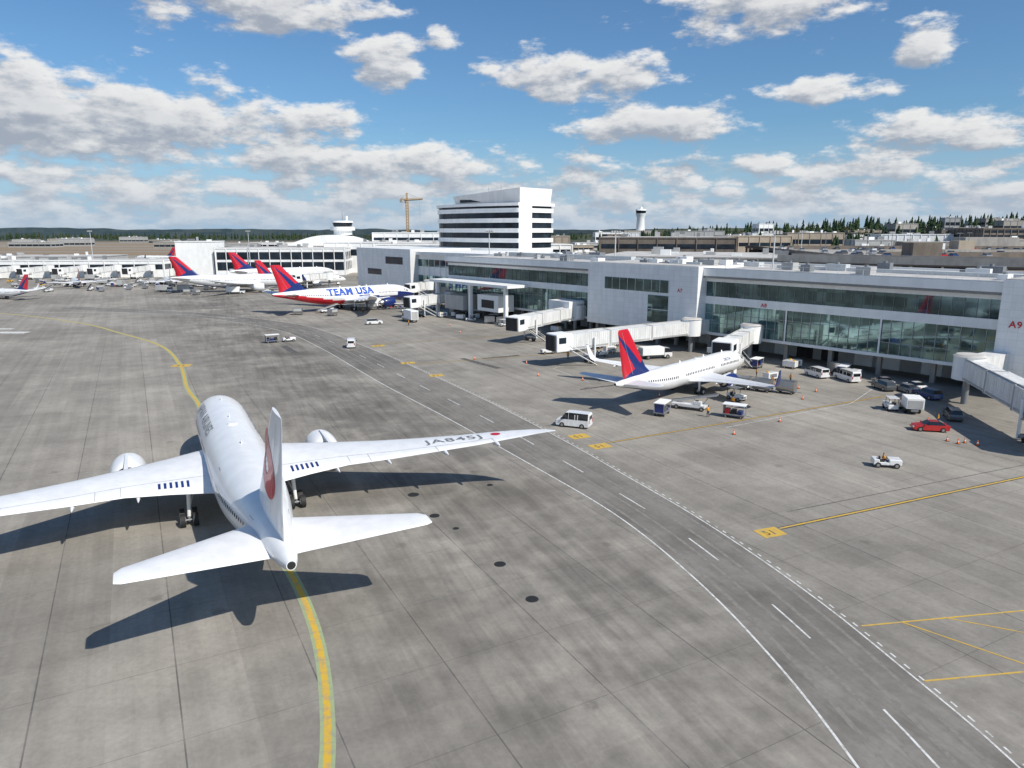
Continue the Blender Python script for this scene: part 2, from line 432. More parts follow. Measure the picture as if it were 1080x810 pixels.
# ---------------------------------------------------------------- aircraft
def interp(tab,x):
    if x<=tab[0][0]: return tab[0][1:]
    for i in range(len(tab)-1):
        if x<=tab[i+1][0]:
            p0=tab[max(i-1,0)];p1=tab[i];p2=tab[i+1];p3=tab[min(i+2,len(tab)-1)]
            h=p2[0]-p1[0]; t=(x-p1[0])/h; out=[]
            for k in range(1,len(p1)):
                m1=(p2[k]-p0[k])/max(p2[0]-p0[0],1e-6)*h; m2=(p3[k]-p1[k])/max(p3[0]-p1[0],1e-6)*h
                if p1[k]==p2[k]: m1=m2=0
                out.append((2*t**3-3*t*t+1)*p1[k]+(t**3-2*t*t+t)*m1+(-2*t**3+3*t*t)*p2[k]+(t**3-t*t)*m2)
            return out
    return tab[-1][1:]
AF=[(1,.0),(.85,.028),(.65,.056),(.42,.072),(.22,.066),(.08,.042),(.015,.018),(0,0),(.015,-.012),(.08,-.026),(.25,-.038),(.5,-.036),(.75,-.018),(1,-.003)]
WIDE=dict(L=55.5,R=2.88,zc=4.95,half=30,
 wing=[(0,15.5,16.8,3.3,1.0),(2.9,17.6,13.0,3.45,1.0),(6.2,19.8,10.4,3.72,.92),(9.9,22.2,8.0,4.05,.85),(14,24.9,6.6,4.45,.78),(18,27.6,5.2,4.95,.73),(22,30.2,4.05,5.5,.7),(24.6,32.1,3.2,5.98,.7),(26.4,33.7,2.45,6.35,.68),(27.8,35.2,1.7,6.68,.65),(28.8,36.7,.95,6.95,.6),(29.3,37.7,.35,7.08,.6)],
 stab=[(0,45.6,7.0,6.0,.8),(1.2,46.6,6.2,6.15,.8),(9.3,52.4,2.2,7.2,.7),(9.7,53.0,1.5,7.25,.6)],
 fin=[(6.6,41.0,12,.6),(8.0,43.8,9.4,.8),(9.2,45.2,8.1,.8),(15.5,51.6,3.9,.8),(16.1,52.4,3.2,.6)],
 eng=[(9.9,15.8,5.6,1.62,2.55)], gear_main=(28.3,4.9,.62,2), gear_nose=4.6, win=(7.5,46,.62))
NARROW=dict(L=42,R=1.95,zc=3.35,half=17.2,
 wing=[(0,13.8,9.5,2.3,1.0),(1.9,15.0,8.0,2.35,1.0),(5.8,17.4,5.0,2.75,.9),(16.6,23.3,1.9,3.85,.75),(17.2,23.7,1.6,4.1,.7),(17.5,24.1,1.4,4.7,.7),(17.9,25.2,.6,6.6,.7)],
 stab=[(0,35.8,4.6,4.3,.8),(.6,36.2,4.3,4.35,.8),(7.0,39.9,1.7,5.1,.7),(7.2,40.2,1.3,5.15,.6)],
 fin=[(4.6,30.0,9.5,.5),(5.2,32.6,7.4,.8),(6.2,34.0,6.3,.8),(12.2,38.8,2.9,.8),(12.6,39.2,2.4,.6)],
 eng=[(4.85,13.6,4.3,1.12,1.75)], gear_main=(21.5,2.86,.55,1), gear_nose=4.0, win=(5.5,35,.55))
def finmat(key,z0,z1,d0):
    m,N,b=newmat('tail_livery_'+key)
    X=N.xyz(N.n('ShaderNodeTexCoord').outputs['Object'])
    h=z1-z0
    zz=N.m('DIVIDE',N.m('SUBTRACT',X[2],z0),h)
    dd=N.m('DIVIDE',N.m('SUBTRACT',N.m('MULTIPLY',X[0],-1.0),d0),h)
    k=N.m('SUBTRACT',dd,N.m('MULTIPLY',zz,.92))
    bl=N.m('MULTIPLY',N.m('GREATER_THAN',k,N.m('ADD',.12,N.m('MULTIPLY',N.m('MULTIPLY',zz,zz),.22))),N.m('LESS_THAN',k,N.m('ADD',.42,N.m('MULTIPLY',zz,-.10))))
    low=N.m('LESS_THAN',zz,N.m('SUBTRACT',.34,N.m('MULTIPLY',k,.35)))
    bl=N.m('MAXIMUM',bl,low)
    N.setin(b,'Base Color',N.mix(bl,(.58,.012,.03),(.012,.028,.15)))
    b.inputs['Roughness'].default_value=.35; b.inputs['Coat Weight'].default_value=.3
    return m
def airliner(name,nose,head,spec,liv='white',scale=1.0,text=None,lod=0):
    h=Vector(head).normalized(); T=Thing(name,(nose[0],nose[1],0),math.atan2(h.y,h.x))
    T.M=Matrix.Scale(scale,4)
    L=spec['L'];Rr=spec['R'];zc=spec['zc']
    tab=[(0,.03,-.36),(.12*Rr,.20,-.35),(.45*Rr,.41,-.29),(1.0*Rr,.60,-.20),(1.7*Rr,.78,-.11),(2.6*Rr,.92,-.04),(3.7*Rr,.99,-.005),(4.8*Rr,1,0),
         (L-8.2*Rr,1,0),(L-6.3*Rr,.95,.045),(L-4.4*Rr,.77,.20),(L-2.6*Rr,.53,.38),(L-1.2*Rr,.32,.49),(L-.3*Rr,.19,.56),(L,.11,.59)]
    def surf(dd,th,side,off=0):
        r,zo=interp(tab,dd); r=r*Rr+off
        return (-dd,side*r*math.sin(th),zc+zo*Rr+r*1.02*math.cos(th))
    ds=[0,.03*Rr,.08*Rr,.15*Rr,.28*Rr,.45*Rr,.7*Rr,1*Rr,1.3*Rr,1.7*Rr,2.1*Rr,2.6*Rr,3.1*Rr,3.7*Rr,4.8*Rr]
    n=24
    for k in range(1,n): ds.append(4.8*Rr+(L-8.2*Rr-4.8*Rr)*k/n)
    k=L-8.2*Rr
    while k<L-.35*Rr: ds.append(k); k+=.4*Rr
    ds+= [L-.3*Rr,L-.1*Rr,L]
    rings=[]
    ns=40
    for dd in ds:
        rings.append([surf(dd,2*math.pi*i/ns,1) for i in range(ns)])
    def mf(j,i):
        th=2*math.pi*(i+.5)/ns
        c_=math.cos(th); dd=ds[j]
        if text:
            if dd>L*.62 and c_<.15-.5*(L*.95-dd)/(L*.33) : return 'red'
            if dd>L*.44: return 'red' if c_<-.42 else 'white'
            if c_<-.12-.25*math.sin(dd/L*9): return 'blue'
            if dd<L*.16 and c_<.2: return 'blue'
        elif liv=='delta' and c_<-.78 and dd>2*Rr: return 'blue'
        return 'white'
    T.part('fuselage').loft(rings,'white',matf=mf)
    T.cyl((-L+.02,0,zc+.59*Rr),(-L-.06,0,zc+.59*Rr),.10*Rr,.08*Rr,'black',12)
    w0=spec['wing'][1]; xs=w0[1]-1.2*Rr; xe=w0[1]+w0[2]+1.2*Rr
    fr=[]
    for k in range(13):
        t=k/12; dd=xs+(xe-xs)*t; g=math.sin(math.pi*min(max(t,0.02),.98))**.5
        fr.append([(-dd,math.cos(2*math.pi*i/16)*Rr*1.06*g,zc-.62*Rr+math.sin(2*math.pi*i/16)*Rr*.46*g) for i in range(16)])
    T.part('wing_fairing').loft(fr,'white')
    T.part('cockpit_windows')
    for side in(1,-1):
        for (t0,t1,a0,a1,b0,b1) in [(1.02,1.55,.03,.50,.03,.42),(1.12,1.72,.56,.98,.48,.86),(1.35,1.95,1.03,1.30,.92,1.22)]:
            T.add([surf(t0*Rr,a0,side,.02),surf(t0*Rr,a1,side,.02),surf(t1*Rr,b1,side,.02),surf(t1*Rr,b0,side,.02)],[(0,1,2,3)],'pglass')
    T.part('cabin_windows'); d0,d1,st=spec['win']; dd=d0
    th0=math.acos(.20)
    while dd<d1:
        if abs(dd-d0-(d1-d0)*.27)>1.0 and abs(dd-d0-(d1-d0)*.68)>1.0:
            for side in(1,-1):
                T.add([surf(dd,th0-.1/Rr*.9,side,.015),surf(dd+.26,th0-.1/Rr*.9,side,.015),surf(dd+.26,th0+.28/Rr,side,.015),surf(dd,th0+.28/Rr,side,.015)],[(0,1,2,3)],'pglass')
        dd+=st
    T.part('door_outlines')
    for dd in (d0-1.3,d0+(d1-d0)*.27,d0+(d1-d0)*.68,d1+.8):
        for side in(1,-1):
            for (x0,x1,a0,a1) in ((0,.05,.9,1.75),(1.0,1.05,.9,1.75)):
                m_=(a0+a1)/2
                T.add([surf(dd+x0,a0,side,.012),surf(dd+x1,a0,side,.012),surf(dd+x1,m_,side,.012),surf(dd+x0,m_,side,.012),surf(dd+x1,a1,side,.012),surf(dd+x0,a1,side,.012)],[(0,1,2,3),(3,2,4,5)],'steel')
            T.add([surf(dd,.9,side,.012),surf(dd+1.05,.9,side,.012),surf(dd+1.05,.92,side,.012),surf(dd,.92,side,.012)],[(0,1,2,3)],'steel')
    def wsec(s,side):
        y,dl,c,z,t=s; return [(-(dl+c*a),side*y,z+b*c*t*1.35) for a,b in AF]
    def upper(ws,y,fr,off=.02):
        dl,c,z,t=interp_lin(ws,y)
        for i in range(len(AF)-1):
            if AF[i][0]>=fr>=AF[i+1][0] and i<7:
                u=(AF[i][0]-fr)/(AF[i][0]-AF[i+1][0]); b=AF[i][1]*(1-u)+AF[i+1][1]*u; break
        return (-(dl+c*fr),y,z+b*c*t*1.35+off)
    ws=spec['wing']
    wm='winggrey'
    for side,nm in((1,'left_wing'),(-1,'right_wing')):
        T.part(nm).loft([wsec(s,side) for s in ws],wm)
        if spec is NARROW and liv=='delta':
            T.part(nm+'_winglet').loft([[(p[0],p[1]+side*.02,p[2]) for p in wsec(s,side)] for s in [(17.22,23.66,1.7,4.1,1.1),(17.52,24.06,1.5,4.7,1.2),(17.93,25.16,.7,6.65,1.2)]],'blue')
        T.part(nm+'_panel_seams')
        ymax=[s[0] for s in ws if s[0]<spec['half']*.97][-1] if spec is NARROW else 24.5
        def seg(y0,f0_,y1,f1_,wd):
            n_=10
            for k in range(n_):
                ya=y0+(y1-y0)*k/n_; yb=y0+(y1-y0)*(k+1)/n_; fa=f0_+(f1_-f0_)*k/n_; fb=f0_+(f1_-f0_)*(k+1)/n_
                ca=interp_lin(ws,ya)[1]; cb=interp_lin(ws,yb)[1]
                if abs(y1-y0)>.2:
                    q=[upper(ws,ya,fa),upper(ws,yb,fb),upper(ws,yb,fb+wd/cb),upper(ws,ya,fa+wd/ca)]
                else:
                    q=[upper(ws,ya-wd/2,fa),upper(ws,ya+wd/2,fa),upper(ws,ya+wd/2,fb),upper(ws,ya-wd/2,fb)]
                T.add([(p[0],side*p[1],p[2]) for p in q],[(0,1,2,3)],'seam')
        if lod==0:
            y0=Rr*1.1
            seg(y0,.76,ymax*.98,.76,.045); seg(y0,.13,ymax*.98,.15,.03)
            for fy in (.33,.42,.72,.97):
                yy=y0+(ymax-y0)*fy; seg(yy,.77,yy+.001,.985,.05)
        T.part(nm+'_flap_fairings')
        for fy in (.22,.40,.60,.78) if spec is WIDE else (.3,.5,.7):
            y=Rr+(spec['half']-Rr)*fy; dl,c,z,t=interp_lin(ws,y); rr=.24 if spec is WIDE else .18
            x0=dl+c*.62; x1=dl+c*1.0+ (.8 if spec is WIDE else .5)
            prof=[(0,.1),(.15,.7),(.4,1),(.7,.8),(.92,.35),(1,.05)]
            T.loft([[(-(x0+(x1-x0)*a_),side*y+math.cos(2*math.pi*i/8)*rr*b_,z-.2-.25*a_*rr+math.sin(2*math.pi*i/8)*rr*1.3*b_) for i in range(8)] for a_,b_ in prof],'winggrey')
        T.part(nm.replace('wing','tailplane')).loft([wsec(s,side) for s in spec['stab']],'winggrey')
        for (ye,de,le,re,ze) in spec['eng']:
            T.part(nm.replace('wing','engine'))
            pr=[(0.03,.86),(0,.93),(.03,.985),(.12,1.05),(.35,1.08),(.6,1.02),(.78,.88),(.80,.80)]
            nn=28
            def rev(pf,mt,ca,cb): T.loft([[(-(de+le*a_),side*ye+math.cos(2*math.pi*i/nn)*re*b_,ze+math.sin(2*math.pi*i/nn)*re*b_) for i in range(nn)] for a_,b_ in pf],mt,ca,cb)
            rev(pr,'blue' if liv=='delta' and lod==0 else 'white',False,False); rev([(.03,.86),(.1,.82),(.3,.8)],'black',False,True)
            rev([(.7,.6),(.82,.62),(.97,.45),(1.0,.40)],'metal',False,False); rev([(.9,.36),(1.0,.28),(1.15,.04)],'steel',True,True); rev([(.06,.02),(.14,.14),(.3,.28)],'steel',True,True)
            dl,c,z,t=interp_lin(ws,ye)
            y=side*ye
            T.add([(-(de+le*.18),y-.12,ze+re*1.0),(-(de+le*.18),y+.12,ze+re*1.0),(-(dl+c*.45),y-.2,ze+re*.75),(-(dl+c*.45),y+.2,ze+re*.75),
                   (-(de+le*.3),y-.12,ze+re*1.2),(-(de+le*.3),y+.12,ze+re*1.2),(-(dl+c*.1),y-.2,z+.25),(-(dl+c*.1),y+.2,z+.25),(-(dl+c*.5),y-.2,z+.1),(-(dl+c*.5),y+.2,z+.1)],
                  [(0,4,6,8,2),(1,3,9,7,5),(0,1,5,4),(4,5,7,6),(6,7,9,8),(2,8,9,3),(0,2,3,1)],'white')
        gd,gy,gr,gb=spec['gear_main']
        T.part(nm.replace('wing','main_gear'))
        T.cyl((-gd,side*gy,gr),(-gd,side*(gy*.96),z_at(ws,gy)),.17,.2,'bwhite',10)
        T.cyl((-gd,side*gy,gr+.5),(-gd+1.6,side*gy*.8,z_at(ws,gy)-.1),.08,.08,'metal',8)
        for k in ((-.75,.75) if gb==2 else (0,)):
            T.cyl((-gd+k,side*gy-.75,gr),(-gd+k,side*gy+.75,gr),.09,.09,'steel',8)
            for q in (-.55,.55):
                T.cyl((-gd+k,side*gy+q-.22,gr),(-gd+k,side*gy+q+.22,gr),gr,gr,'black',20)
                T.cyl((-gd+k,side*gy+q-.235,gr),(-gd+k,side*gy+q+.235,gr),gr*.5,gr*.5,'bwhite',12)
        if gb==2: T.cyl((-gd-.8,side*gy,gr),(-gd+.8,side*gy,gr),.14,.14,'steel',8)
    T.part('nose_gear'); gd=spec['gear_nose']; rr=gr*.78
    T.cyl((-gd,0,rr),(-gd,0,zc-.6*Rr),.11,.13,'bwhite',10)
    for q in(-.3,.3): T.cyl((-gd,q-.14,rr),(-gd,q+.14,rr),rr,rr,'black',18)
    T.box(-gd-.6,-gd+.6,-.62,-.58,zc-Rr-.7,zc-Rr*.8,'white'); T.box(-gd-.6,-gd+.6,.58,.62,zc-Rr-.7,zc-Rr*.8,'white')
    fm='white'
    if liv=='delta': fm=finmat(name+str(int(scale*100)),spec['fin'][1][0]*scale*.9,spec['fin'][-1][0]*scale,spec['fin'][1][1]*scale)
    T.part('fin')
    def fsec(s):
        z,dl,c,t=s; return [(-(dl+c*a_),(b_ if i<8 else b_*1.6)*c*t*.9,z) for i,(a_,b_) in enumerate(AF)]
    T.loft([fsec(s) for s in spec['fin']],fm)
    T.part('rudder_seam')
    z0,dl0,c0,_=spec['fin'][1]; z1,dl1,c1,_=spec['fin'][-2]
    for side in(1,-1):
        T.add([(-(dl0+c0*.70),side*.052*c0*.8,z0+.3),(-(dl0+c0*.70)-.05,side*.051*c0*.8,z0+.3),(-(dl1+c1*.70)-.04,side*.052*c1*.85,z1),(-(dl1+c1*.70),side*.053*c1*.85,z1)],[(0,1,2,3)],'seam')
    T.part('antennas')
    for dd in (L*.2,L*.36,L*.55):
        zt_=zc+1.02*Rr
        T.add([(-dd,-.03,zt_-.05),(-dd,.03,zt_-.05),(-dd-.5,.03,zt_-.05),(-dd-.5,-.03,zt_-.05),(-dd-.3,-.02,zt_+.4),(-dd-.3,.02,zt_+.4),(-dd-.55,.02,zt_+.4),(-dd-.55,-.02,zt_+.4)],[(0,1,5,4),(1,2,6,5),(2,3,7,6),(3,0,4,7),(4,5,6,7)],'white')
    if lod==0:
        T.cyl((-L*.42,0,zc+1.0*Rr),(-L*.42,0,zc+1.06*Rr),.55,.45,'white',16)
    def ftext(body,size,dd0,thc,side,mt,cuts=0,squash=1,bold=0.0):
        vv,ff=text_mesh(body,size,cuts,bold)
        out=[]
        for a_,b_ in vv:
            dd=dd0+a_*squash if side>0 else dd0-a_*squash
            out.append(surf(dd,thc-b_/Rr,side,.035))
        T.add(out,ff,mt)
    T.part('lettering')
    if liv=='jp':
        ftext('JAPAN AIRLINES',1.6,9.5,1.02,1,'steel',1,1,.01); ftext('JAPAN AIRLINES',1.6,24,1.28,-1,'steel',1,1,.01)
        vv,ff=text_mesh('JA845J',1.5,0,.01)
        out=[]
        for a_,b_ in vv:
            y=18.0+a_*1.2; fr=.62-(b_)/interp_lin(ws,y)[1]
            out.append(upper(ws,y,min(max(fr,.03),.97),.03))
        T.add([(p[0],-p[1],p[2]) for p in out],ff,'steel')
        T.part('fin_emblem')
        cz=11.7
        for side in(1,-1):
            def fp(a_,b_,off=.02):
                z=cz+b_; q=interp_lin([(s[0],s[1],s[2],s[3]) for s in spec['fin']],z); dm=50.1+a_
                fr=min(max((dm-q[0])/q[1],.01),.99)
                for i in range(7):
                    if AF[i][0]>=fr>=AF[i+1][0]:
                        u=(AF[i][0]-fr)/(AF[i][0]-AF[i+1][0]); bb=AF[i][1]*(1-u)+AF[i+1][1]*u; break
                k_=bb*q[1]*q[2]*.9
                return (-dm,side*(k_+off),z)
            nA=44; v_=[]; nr=4
            for k in range(nA+1):
                t=R(98)+R(344)*k/nA
                ri=.45+.28*abs(math.sin(t*5)); ro=2.4
                v_+=[fp((ri+(ro-ri)*j/nr)*math.cos(t),(ri+(ro-ri)*j/nr)*math.sin(t)) for j in range(nr+1)]
            T.add(v_,[(k*(nr+1)+j,k*(nr+1)+j+1,(k+1)*(nr+1)+j+1,(k+1)*(nr+1)+j) for k in range(nA) for j in range(nr)],'red')
        T.part('wing_root_stripes')
        for side in(1,-1):
            for k in range(6):
                y=4.6+k*.48
                q=[upper(ws,y,.80),upper(ws,y+.22,.80),upper(ws,y+.22,.90),upper(ws,y,.90)]
                T.add([(p[0],side*p[1],p[2]) for p in q],[(0,1,2,3)],'blue')
        T.part('wing_roundel')
        q=[upper(ws,24.6+.42*math.cos(t_),.45+.42*math.sin(t_)/3.2,.03) for t_ in [2*math.pi*k/16 for k in range(16)]]
        T.add([(p[0],-p[1],p[2]) for p in q],[tuple(range(16))],'red')
    if liv=='delta' and not text:
        s_=.8*Rr/1.95
        ftext('DELTA',s_,8,1.15,1,'blue',1); ftext('DELTA',s_,11,1.15,-1,'blue',1)
    if text:
        ftext(text,3.5,37,1.42,-1,'lblue',2,1.0,.045); ftext(text,3.5,15,1.42,1,'lblue',2,1.0,.045)
    T.finish()
def interp_lin(ws,y):
    if y<=ws[0][0]: return ws[0][1:]
    for i in range(len(ws)-1):
        if y<=ws[i+1][0]:
            t=(y-ws[i][0])/(ws[i+1][0]-ws[i][0]); return tuple(a*(1-t)+b*t for a,b in zip(ws[i][1:],ws[i+1][1:]))
    return ws[-1][1:]
def z_at(ws,y): return interp_lin(ws,y)[2]

airliner('jet_airliner',(-38.9,90.2),(-.454,.891),WIDE,'jp')
airliner('jet_airliner',(44.2,134.2),(.686,.728),NARROW,'delta')
airliner('jet_airliner',(-37,268),(.726,.688),WIDE,'delta',1.0,text='TEAM USA')
airliner('jet_airliner',(-98,331),(.95,.3),WIDE,'delta',.98,lod=1)
airliner('jet_airliner',(-95,392),(.88,.48),WIDE,'delta',1.0,lod=1)
airliner('jet_airliner',(-84,362),(.85,.52),NARROW,'delta',1.05,lod=1)
airliner('jet_airliner',(-222,292),(-.95,.3),NARROW,'delta',.8,lod=1)
airliner('jet_airliner',(-222,362),(-.6,.8),NARROW,'delta',.75,lod=1)
airliner('jet_airliner',(-180,372),(-.5,.86),NARROW,'white',.75,lod=1)
airliner('jet_airliner',(-335,640),(-.95,.2),NARROW,'delta',1.0,lod=1)

# ---------------------------------------------------------------- terminal concourse
ROT=math.atan2(.768,-.64); P1=(81.1,117.2,0)
T=Thing('airport_concourse',P1,ROT)
def facade(s0,s1,y,z0=4.4,big='glass'):
    T.part('walls')
    T.box(s0,s1,y-.8,y,z0-.6,z0,'bwhite')
    T.box(s0,s1,y-.8,y+.05,10.8,12.5,'bwhite')
    T.box(s0,s1,y-.8,y+.1,15.8,16.6,'bwhite')
    T.part('windows')
    T.box(s0,s1,y-.5,y-.25,z0,10.8,big); T.box(s0,s1,y-.5,y-.25,12.5,15.8,'glassb')
    T.part('mullions')
    n=int((s1-s0)/1.9)
    for k in range(n+1):
        x=s0+(s1-s0)*k/n
        T.box(x-.04,x+.04,y-.247,y-.12,z0+.002,10.798,'bgrey'); T.box(x-.03,x+.03,y-.247,y-.15,12.502,15.798,'steel')
    for z in (6.6,8.7): T.box(s0,s1,y-.246,y-.14,z-.04,z+.04,'bgrey')
    k=s0
    while k<s1-3:
        T.box(k,k+.3,y-.1,y+.02,z0+.004,10.796,'bwhite'); k+=19
facade(0,58,0); facade(92,160,0)
facade(-60,-18,0)
T.part('fascia')
for (a_,b_) in ((-60,-18),(0,58),(92,160)):
    T.box(a_,b_,-1.0,1.2,16.6,17.1,'steel'); T.box(a_,b_,-1.0,1.5,17.1,18.7,'bwhite'); T.box(a_,b_,1.2,1.45,18.7,18.9,'mull')
T.part('roof')
T.box(-60,160,-34,-1.0,17.6,18.5,'roof'); T.box(-60,160,-34.4,-34,17.4,18.9,'bwhite')
T.box(-60,160,-34,-33.6,4,17.4,'bwhite')
T.part('towers')
T.box(-18,0,-14,1.8,3.2,19.2,'panel'); T.box(-17.8,-.2,-13.8,1.6,19.2,19.35,'roof')
T.box(58,92,-14,3.2,3.6,19.0,'panel'); T.box(58.3,91.7,-13.7,2.9,19.0,19.15,'roof')
T.part('tower_windows')
T.box(66,86,3.2,3.28,12.7,15.6,'glassb'); T.box(66,72,3.2,3.28,5.6,12.0,'glassb')
for k in range(9): T.box(66+k*2.5-.05,66+k*2.5+.05,3.28,3.36,12.7,15.6,'mull')
T.box(65.9,72.1,3.28,3.36,8.6,8.75,'mull'); T.box(57.92,58,-9,-2,12.7,15.6,'glassd')
T.part('north_wing')
T.box(160,216,-60,-24,9,17.2,'bwhite'); T.box(160,216,-23.99,-23.9,12.6,15.4,'glassb'); T.box(160,216,-23.99,-23.9,5,9,'glass'); T.box(160,216,-60,-24.2,0,9,'bgrey')
T.box(160,217,-60.5,-22.8,17.2,18.5,'bwhite')
T.box(216,262,-60,-20,2.5,19.4,'panel'); T.box(216,262,-58,-21.5,0,2.5,'dark')
T.box(222,236,-20,-19.9,13,16,'glassd'); T.box(240,252,-20,-19.9,8,10.5,'glassd')
for k in range(14): T.box(160+k*4,160.2+k*4,-23.9,-23.8,5,15.4,'bwhite')
T.part('ground_floor')
T.box(-60,160,-33.6,-9,0.0,3.7,'dark'); T.box(-60,160,-9,-8.8,0.0,3.8,'bgrey')
T.box(-60,160,-33.6,-.8,3.8,4.3,'conc')
x=-58
while x<158:
    T.box(x,x+3.6,-8.8,-8.7,.02,3.0,'dark' if random.random()<.6 else 'bwhite'); x+=random.uniform(5,8)
T.part('columns')
x=-57
while x<159:
    T.box(x,x+.8,-2.2,-1.4,0,3.8,'conc'); x+=9.5
for x in (-17,-9,-1.5,60,70,80,90):
    T.box(x,x+.9,.2,1.1,0,3.6,'conc')
T.part('roof_equipment')
random.seed(3)
for k in range(44):
    x=random.uniform(-55,156); y=random.uniform(-30,-5); a_,b_,c_=random.uniform(1.5,5),random.uniform(1.2,3),random.uniform(.6,1.9)
    T.box(x,x+a_,y,y+b_,18.5,18.5+c_,random.choice(['bgrey','bwhite','mull','steel'])); T.cyl((x+a_*.5,y+b_*.5,18.5+c_),(x+a_*.5,y+b_*.5,18.9+c_),.4,.4,'steel',10)
T.box(-40,50,-17,-15.4,18.5,19.2,'mull'); T.box(96,150,-20,-18,18.5,19.8,'mull')
x=-58
while x<158:
    if not(57<x<92): T.box(x,x+.06,-.6,-.54,18.7,19.8,'mull')
    x+=2.4
T.box(-58,-20,-.6,-.54,19.7,19.76,'mull'); T.box(2,57,-.6,-.54,19.7,19.76,'mull'); T.box(93,158,-.6,-.54,19.7,19.76,'mull')
T.part('canopy')
T.box(118,158,1.5,9,10.8,11.6,'bwhite'); T.box(120,121,7,8,0,10.8,'bwhite'); T.box(137,138,7,8,0,10.8,'bwhite'); T.box(155,156,7,8,0,10.8,'bwhite')
T.box(124,134,1.5,7.5,3.4,8.2,'bwhite'); T.box(140,150,1.5,8.5,2.8,7.2,'bgrey'); T.box(96,104,.3,6,3.5,8.6,'bwhite')
T.box(126,132,7.5,7.56,4.4,6.8,'glassd')
T.part('gate_signs')
def bsign(body,x,y,z,size):
    vv,ff=text_mesh(body,size,0,.02); T.add([(x-a_,y,z+b_) for a_,b_ in vv],ff,'red')
bsign('A9',-1.6,1.86,11.6,1.5); bsign('A8',44,.12,11.1,1.1); bsign('A7',63.5,3.26,13.2,1.1)
T.finish()

# ---------------------------------------------------------------- jet bridges
def jetbridge(a,b,z0=5.6,z1=4.9,w_=2.9,hh=2.9,link=None,stairs=True):
    T=Thing('jet_bridge')
    A_=Vector((a[0],a[1],z0)); B_=Vector((b[0],b[1],z1)); D=(B_-A_); L=D.length; d=D.normalized()
    yv=Vector((-d.y,d.x,0)).normalized(); zv=d.cross(yv)
    Mx=Matrix(((d.x,yv.x,zv.x,A_.x),(d.y,yv.y,zv.y,A_.y),(d.z,yv.z,zv.z,A_.z),(0,0,0,1)))
    T.part('rotunda'); T.cyl((a[0],a[1],z0-1.8),(a[0],a[1],z0+1.9),2.2,2.2,'bwhite',24); T.cyl((a[0],a[1],z0+1.9),(a[0],a[1],z0+2.2),2.35,1.9,'roof',24)
    T.cyl((a[0],a[1],0),(a[0],a[1],z0-1.8),.5,.5,'steel',12)
    if link:
        T.part('link'); l=Vector((link[0],link[1],z0)); dd=(A_-l); ll=dd.length; dn=dd.normalized(); yn=Vector((-dn.y,dn.x,0))
        T.M=Matrix(((dn.x,yn.x,0,l.x),(dn.y,yn.y,0,l.y),(0,0,1,l.z),(0,0,0,1))); T.box(0,ll-1.8,-1.5,1.5,-1.5,1.6,'ribbed'); T.M=None
    T.M=Mx
    T.part('tunnels')
    cuts=[1.6,L*.36,L*.68,L-1.5]
    for i in range(3):
        g=.22*i
        T.box(cuts[i]-(.4 if i else 0),cuts[i+1],-w_/2-g*.5+.2,w_/2+g*.5-.2,-hh/2-g*.3,hh/2+g*.3,'ribbed')
        e=cuts[i+1]
        T.box(e-.25,e+.05,-w_/2-g*.5+.05,w_/2+g*.5-.05,-hh/2-g*.3-.15,hh/2+g*.3+.15,'bgrey')
        T.box(cuts[i],cuts[i+1],-w_/2+.3,-w_/2+.42,hh/2+g*.3,hh/2+g*.3+.25,'bgrey')
        T.box(cuts[i]+.5,cuts[i+1]-.4,-w_/2-g*.5+.14,-w_/2-g*.5+.195,-hh/2+.1,-hh/2+.4,'bgrey')
        T.box(cuts[i]+.5,cuts[i+1]-.4,w_/2+g*.5-.195,w_/2+g*.5-.14,-hh/2+.1,-hh/2+.4,'bgrey')
    T.part('cab'); T.bev(L-1.5,L+2.4,-2.1,2.1,-1.75,1.85,'bwhite',.25); T.box(L+2.4,L+2.7,-1.7,1.7,-1.5,1.6,'dark'); T.box(L+.2,L+1.9,-2.14,-2.1,0,1.2,'glassd'); T.box(L+.2,L+1.9,2.1,2.14,0,1.2,'glassd')
    T.M=None
    T.part('drive_column')
    for k in (L*.80,):
        c=A_+d*k
        for sgn in(-1,1):
            q=c+yv*sgn*1.9; T.cyl((q.x,q.y,.6),(q.x,q.y,c.z+.6),.22,.22,'bwhite',10)
        q0=c-yv*2.0; q1=c+yv*2.0; T.cyl((q0.x,q0.y,c.z-1.9),(q1.x,q1.y,c.z-1.9),.25,.25,'bgrey',8); T.cyl((q0.x,q0.y,.9),(q1.x,q1.y,.9),.35,.35,'steel',8)
        for sgn in(-1,1):
            q=c+yv*sgn*1.0; T.cyl(tuple(q-yv*.25-Vector((0,0,q.z-.55))),tuple(q+yv*.25-Vector((0,0,q.z-.55))),.55,.55,'black',16)
    if stairs:
        T.part('service_stair')
        s=A_+d*(L-.6)+yv*2.3; e=A_+d*(L-6.5)+yv*2.6
        n_=16
        for k in range(n_):
            t=k/(n_-1); p=s.lerp(Vector((e.x,e.y,.2)),t); p.z=(z1-1.5)*(1-t)+.15
            q=[p+yv*0,p+yv*.9]
            T.cyl(tuple(q[0]),tuple(q[1]),.09,.09,'steel',6)
        for off in (0,.9):
            T.cyl(tuple(s+yv*off+Vector((0,0,-1.5))),tuple(Vector((e.x,e.y,.15))+yv*off),.07,.07,'bwhite',6)
            T.cyl(tuple(s+yv*off+Vector((0,0,-.4))),tuple(Vector((e.x,e.y,1.25))+yv*off),.04,.04,'bwhite',6)
    T.finish()
jetbridge((40.5,159.5),(10.0,142.5),link=(44.5,162.5))
jetbridge((50.5,149.0),(41.5,136.2),5.6,4.6,link=(52.5,151.5))
jetbridge((72,110),(66.5,83),5.8,5.0,w_=3.2,hh=3.1,link=(82,116.5))
jetbridge((17,191),(1.5,172),5.6,4.9,link=(20,193))
